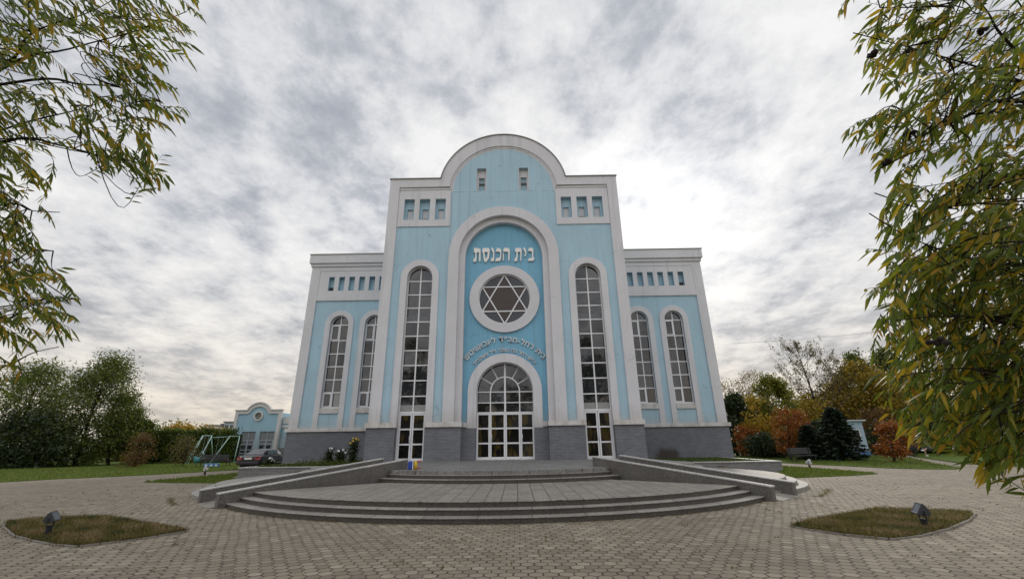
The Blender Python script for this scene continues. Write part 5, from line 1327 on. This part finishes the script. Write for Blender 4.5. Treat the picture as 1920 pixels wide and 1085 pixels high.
#FOREGROUND
# ------------------------------------------------------------------ foreground willow trees framing the view
def near_willow(label, base, H, branches, regions, ll, lw_, seed, side, extra, pods=()):
    random.seed(seed); r2 = np.random.default_rng(seed)
    t = thing('willow_tree', label, 'tree', base, 'willows framing the square')
    b = Vector(base)
    tp, tr = trunk_mb(b-Vector((0, 0, .1)), b+Vector((-.5*side, .3, H)), .14, .012, .25, 12)
    MB().tube(tp, tr, 10).build('trunk', BARK, t, True, False)
    br = MB(); samples = []
    for line in branches:
        pts = [deep(*q) for q in line]
        # join to the trunk
        z = max(.9, min(H*.95, pts[0].z-.35)); k = (z-b.z)/H*(len(tp)-1); i0 = min(len(tp)-2, int(k)); s = tp[i0].lerp(tp[i0+1], k-i0)
        full = [s, s.lerp(pts[0], .5)+Vector((0, 0, .05))]+pts
        # smooth
        sm = []
        for i in range(len(full)-1):
            p0 = full[max(0, i-1)]; p1 = full[i]; p2 = full[i+1]; p3 = full[min(len(full)-1, i+2)]
            for j in range(5):
                u = j/5
                sm.append(.5*((2*p1)+(p2-p0)*u+(2*p0-5*p1+4*p2-p3)*u*u+(3*p1-p0-3*p2+p3)*u**3))
        sm.append(full[-1]); n = len(sm)
        rr = [max(.0035, .026*(1-i/n)**1.2) for i in range(n)]
        br.tube(sm, rr, 6, False)
        samples += [(p, rr[i]) for i, p in enumerate(sm) if i > 4]
    SP = np.array([tuple(p) for p, _ in samples])
    C = []; D = []
    def twig(tip, direc, ln, connect=True):
        base_ = tip-direc*ln
        if connect and len(SP):
            bb = np.array(base_)
            # prefer branch points on the trunk side
            dist = np.linalg.norm(SP-bb, axis=1)+.2*np.maximum(0, (SP[:, 0]-bb[0])*side)
            j = int(np.argmin(dist)); a = Vector(SP[j])
        else: a = base_-direc*(.002 if connect is None else .3)
        mid = a.lerp(base_, .55)+Vector((0, 0, .06))
        if (a-base_).length < .62:
            ctl = base_-direc*(a-base_).length*.55
            q_ = [a*(1-u)**2+ctl*2*u*(1-u)+base_*u*u for u in (0, .2, .4, .6, .8, 1)]
            br.tube(q_, [.005, .0046, .0042, .0038, .0034, .003], 4, False)
        pts = []; d = direc.copy(); p = base_.copy(); n = 8
        for i in range(n+1):
            pts.append(p.copy()); d = (d+Vector((random.gauss(0, .06), random.gauss(0, .06), -.045+random.gauss(0, .05)))).normalized(); p = p+d*ln/n
        br.tube(pts, [.003*(1-.8*i/n)+.0006 for i in range(n+1)], 3, False)
        m_ = int(ln/ll*3.3)+3
        for i in range(m_):
            f = (i+.4)/m_; q = f*n; i0 = int(q); pp = pts[i0].lerp(pts[min(n, i0+1)], q-i0)
            ax = (pts[min(n, i0+1)]-pts[max(0, i0-1)]).normalized()
            sd_ = ax.cross(Vector((random.gauss(0, .35), random.gauss(0, .35), 1))).normalized()*(1 if i % 2 else -1)
            dd = ax*.8+sd_*.55+Vector((random.gauss(0, .10), random.gauss(0, .10), -.5+random.gauss(0, .13)))
            C.append(tuple(pp)); D.append(tuple(dd))
    for poly, cnt, dr in regions:
        P = np.array(poly, float); lo, hi = P.min(0), P.max(0); k = 0
        while k < cnt:
            q = r2.uniform(lo, hi)
            if not inpoly(q[None], poly)[0]: continue
            k += 1
            dep = r2.uniform(*dr); tip = deep(q[0], q[1], dep)
            ang = r2.normal(R(14), R(22)); dv = Vector((side*math.cos(ang), r2.normal(0, .35), -math.sin(ang))).normalized()
            twig(tip, dv, r2.uniform(3.2, 6.2)*ll)
    # the rest of the crown, outside the picture
    def inside(p):
        rel = p-Vector(CC); dz = sum(rel[i]*RM[2][i] for i in range(3))
        if dz < .1: return False
        sx = 960+FPX*sum(rel[i]*RM[0][i] for i in range(3))/dz
        return -70 < sx < 1990
    made = 0; tries = 0
    while made < extra and tries < 600:
        tries += 1
        k = r2.uniform(.30, .98); idx = k*(len(tp)-1); i0 = min(len(tp)-2, int(idx)); s0 = tp[i0].lerp(tp[i0+1], idx-i0)
        a = r2.uniform(0, 2*PI); ln = r2.uniform(.9, 2.1)*(1.15-.6*k)
        dv = Vector((math.cos(a), math.sin(a), r2.uniform(.15, .7)+.5*k)).normalized()
        limb = [s0+dv*ln*f+Vector((0, 0, -.25*ln*f*f)) for f in (0, .25, .5, .75, 1)]
        if any(inside(p+dv*.5) for p in limb[2:]): continue
        made += 1
        br.tube(limb, [max(.006, tr[i0]*.4*(1-.22*q)) for q in range(5)], 5, False)
        for f in range(12):
            u = r2.uniform(.3, 1)*4; i1 = min(3, int(u)); p0 = limb[i1].lerp(limb[i1+1], u-i1); l2 = r2.uniform(3, 5.5)*ll
            d2 = (dv*.8+Vector((r2.normal(0, .6), r2.normal(0, .6), r2.normal(-.2, .4)))).normalized()
            if inside(p0+d2*l2): continue
            twig(p0+d2*l2, d2, l2, None)
    br.build('branches', BARK_D, t, True, False)
    V, F = leaves(np.array(C), np.array(D), ll, lw_, .38, True)
    adopt(np_mesh('crown', V, F, WILLOW), t)
    if pods:
        sm_ = plain('dark_seed', (.018, .012, .010), .9)
        for u, v, d in pods:
            pb = MB(); c = deep(u, v, d)
            for k in range(5): pb.ball(c+Vector((random.gauss(0, .015), random.gauss(0, .015), random.gauss(0, .012))), (.022, .018, .016), 6, 4, .3)
            pb.build('seed_cluster', sm_, t)
    return len(C)
LB = [[(-220, 330, 4.1), (0, 132, 3.9), (130, 92, 3.8), (265, 55, 3.7), (350, 22, 3.6)],
      [(-160, 200, 4.1), (10, 122, 3.9), (60, 62, 3.8), (180, 18, 3.8), (270, -40, 3.8)],
      [(-180, 330, 4.0), (20, 262, 3.8), (110, 272, 3.7), (180, 290, 3.6), (262, 305, 3.6)],
      [(-180, 200, 4.0), (60, 150, 3.9), (150, 158, 3.8), (222, 164, 3.7), (300, 190, 3.6)],
      [(-150, 300, 4.2), (30, 235, 4.0), (150, 205, 3.9), (240, 175, 3.8)],
      [(-180, 460, 4.1), (0, 385, 3.9), (60, 395, 3.8), (112, 398, 3.8)],
      [(-180, 640, 4.2), (0, 602, 4.0), (80, 562, 3.9), (150, 560, 3.8)],
      [(-200, 760, 4.2), (0, 690, 4.0), (60, 662, 4.0), (110, 650, 3.9)],
      [(-200, 560, 4.2), (0, 500, 4.0), (60, 470, 4.0), (100, 470, 3.9)]]
LR = [([(0, 0), (150, 0), (140, 60), (100, 105), (0, 125)], 42, (3.3, 4.6)),
      ([(150, 0), (385, 0), (392, 50), (380, 95), (300, 105), (230, 70), (160, 30)], 36, (3.2, 4.2)),
      ([(230, 95), (355, 105), (345, 150), (285, 165), (240, 145)], 12, (3.3, 4.0)),
      ([(235, 175), (365, 172), (352, 232), (312, 252), (250, 235)], 18, (3.3, 4.0)),
      ([(0, 125), (80, 140), (120, 215), (130, 255), (60, 262), (0, 262)], 32, (3.3, 4.7)),
      ([(130, 150), (230, 195), (215, 240), (150, 235)], 7, (3.3, 4.2)),
      ([(190, 262), (312, 270), (332, 342), (262, 330), (200, 300)], 22, (3.2, 4.0)),
      ([(0, 262), (60, 285), (125, 330), (122, 395), (80, 425), (0, 425)], 33, (3.3, 4.7)),
      ([(0, 425), (70, 430), (108, 470), (168, 562), (140, 620), (90, 630), (60, 700), (0, 715)], 63, (3.3, 4.7))]
near_willow('willow tree with thin drooping branches at the near left', (-7.4, 3.9, 0), 7.2, LB, LR, .104, .022, 3, 1, 22)
RB = [[(2130, 230, 3.2), (1920, 155, 3.1), (1830, 125, 3.0), (1700, 88, 2.9), (1600, 62, 2.8)],
      [(2130, 340, 3.2), (1920, 192, 3.0), (1800, 225, 2.9), (1720, 262, 2.8), (1640, 325, 2.7)],
      [(2130, 430, 3.2), (1920, 335, 3.0), (1850, 352, 2.9), (1760, 395, 2.7), (1640, 362, 2.6)],
      [(2130, 520, 3.1), (1920, 500, 2.9), (1800, 480, 2.8), (1700, 442, 2.6), (1630, 400, 2.5)],
      [(2130, 650, 3.0), (1920, 612, 2.8), (1800, 592, 2.7), (1680, 600, 2.6)],
      [(2130, 740, 2.9), (1920, 705, 2.7), (1800, 690, 2.6), (1690, 705, 2.5)],
      [(2130, 800, 2.8), (1920, 770, 2.6), (1830, 790, 2.5), (1790, 820, 2.4)],
      [(2130, 60, 3.3), (1900, -10, 3.2), (1750, 12, 3.0), (1650, 15, 2.9)],
      [(2130, 300, 3.2), (1900, 90, 3.1), (1850, 20, 3.1), (1800, -40, 3.1)]]
RR_ = [([(1540, 35), (1640, 0), (1760, 0), (1740, 60), (1690, 100), (1600, 85)], 28, (2.7, 3.3)),
       ([(1750, 0), (1920, 0), (1920, 130), (1820, 115), (1745, 70)], 23, (2.6, 3.5)),
       ([(1600, 95), (1700, 120), (1790, 150), (1790, 210), (1700, 190), (1610, 140)], 18, (2.6, 3.3)),
       ([(1585, 180), (1700, 190), (1740, 270), (1640, 295), (1568, 268)], 26, (2.6, 3.2)),
       ([(1770, 120), (1920, 140), (1920, 330), (1800, 310), (1740, 240)], 36, (2.5, 3.6)),
       ([(1595, 318), (1620, 315), (1625, 328), (1600, 332)], 2, (2.6, 2.8)),
       ([(1740, 300), (1920, 320), (1920, 480), (1760, 460), (1735, 385)], 63, (2.5, 3.8)),
       ([(1605, 350), (1680, 375), (1745, 430), (1740, 500), (1640, 470), (1612, 430)], 25, (2.4, 2.9)),
       ([(1605, 490), (1760, 465), (1920, 480), (1920, 640), (1700, 650), (1600, 610), (1618, 560)], 150, (2.5, 4.0)),
       ([(1625, 640), (1920, 640), (1920, 800), (1790, 820), (1670, 790), (1622, 700)], 185, (2.5, 4.0)),
       ([(1770, 800), (1920, 780), (1920, 880), (1872, 885), (1800, 845)], 34, (2.3, 3.2))]
near_willow('willow tree with long drooping leaves at the near right', (6.6, 3.3, 0), 6.4, RB, RR_, .106, .0225, 9, -1, 22,
            ((1707, 97, 2.85), (1843, 58, 3.0), (1660, 305, 2.7), (1700, 253, 2.8), (1636, 100, 2.8), (1760, 640, 2.5), (1870, 640, 2.6)))
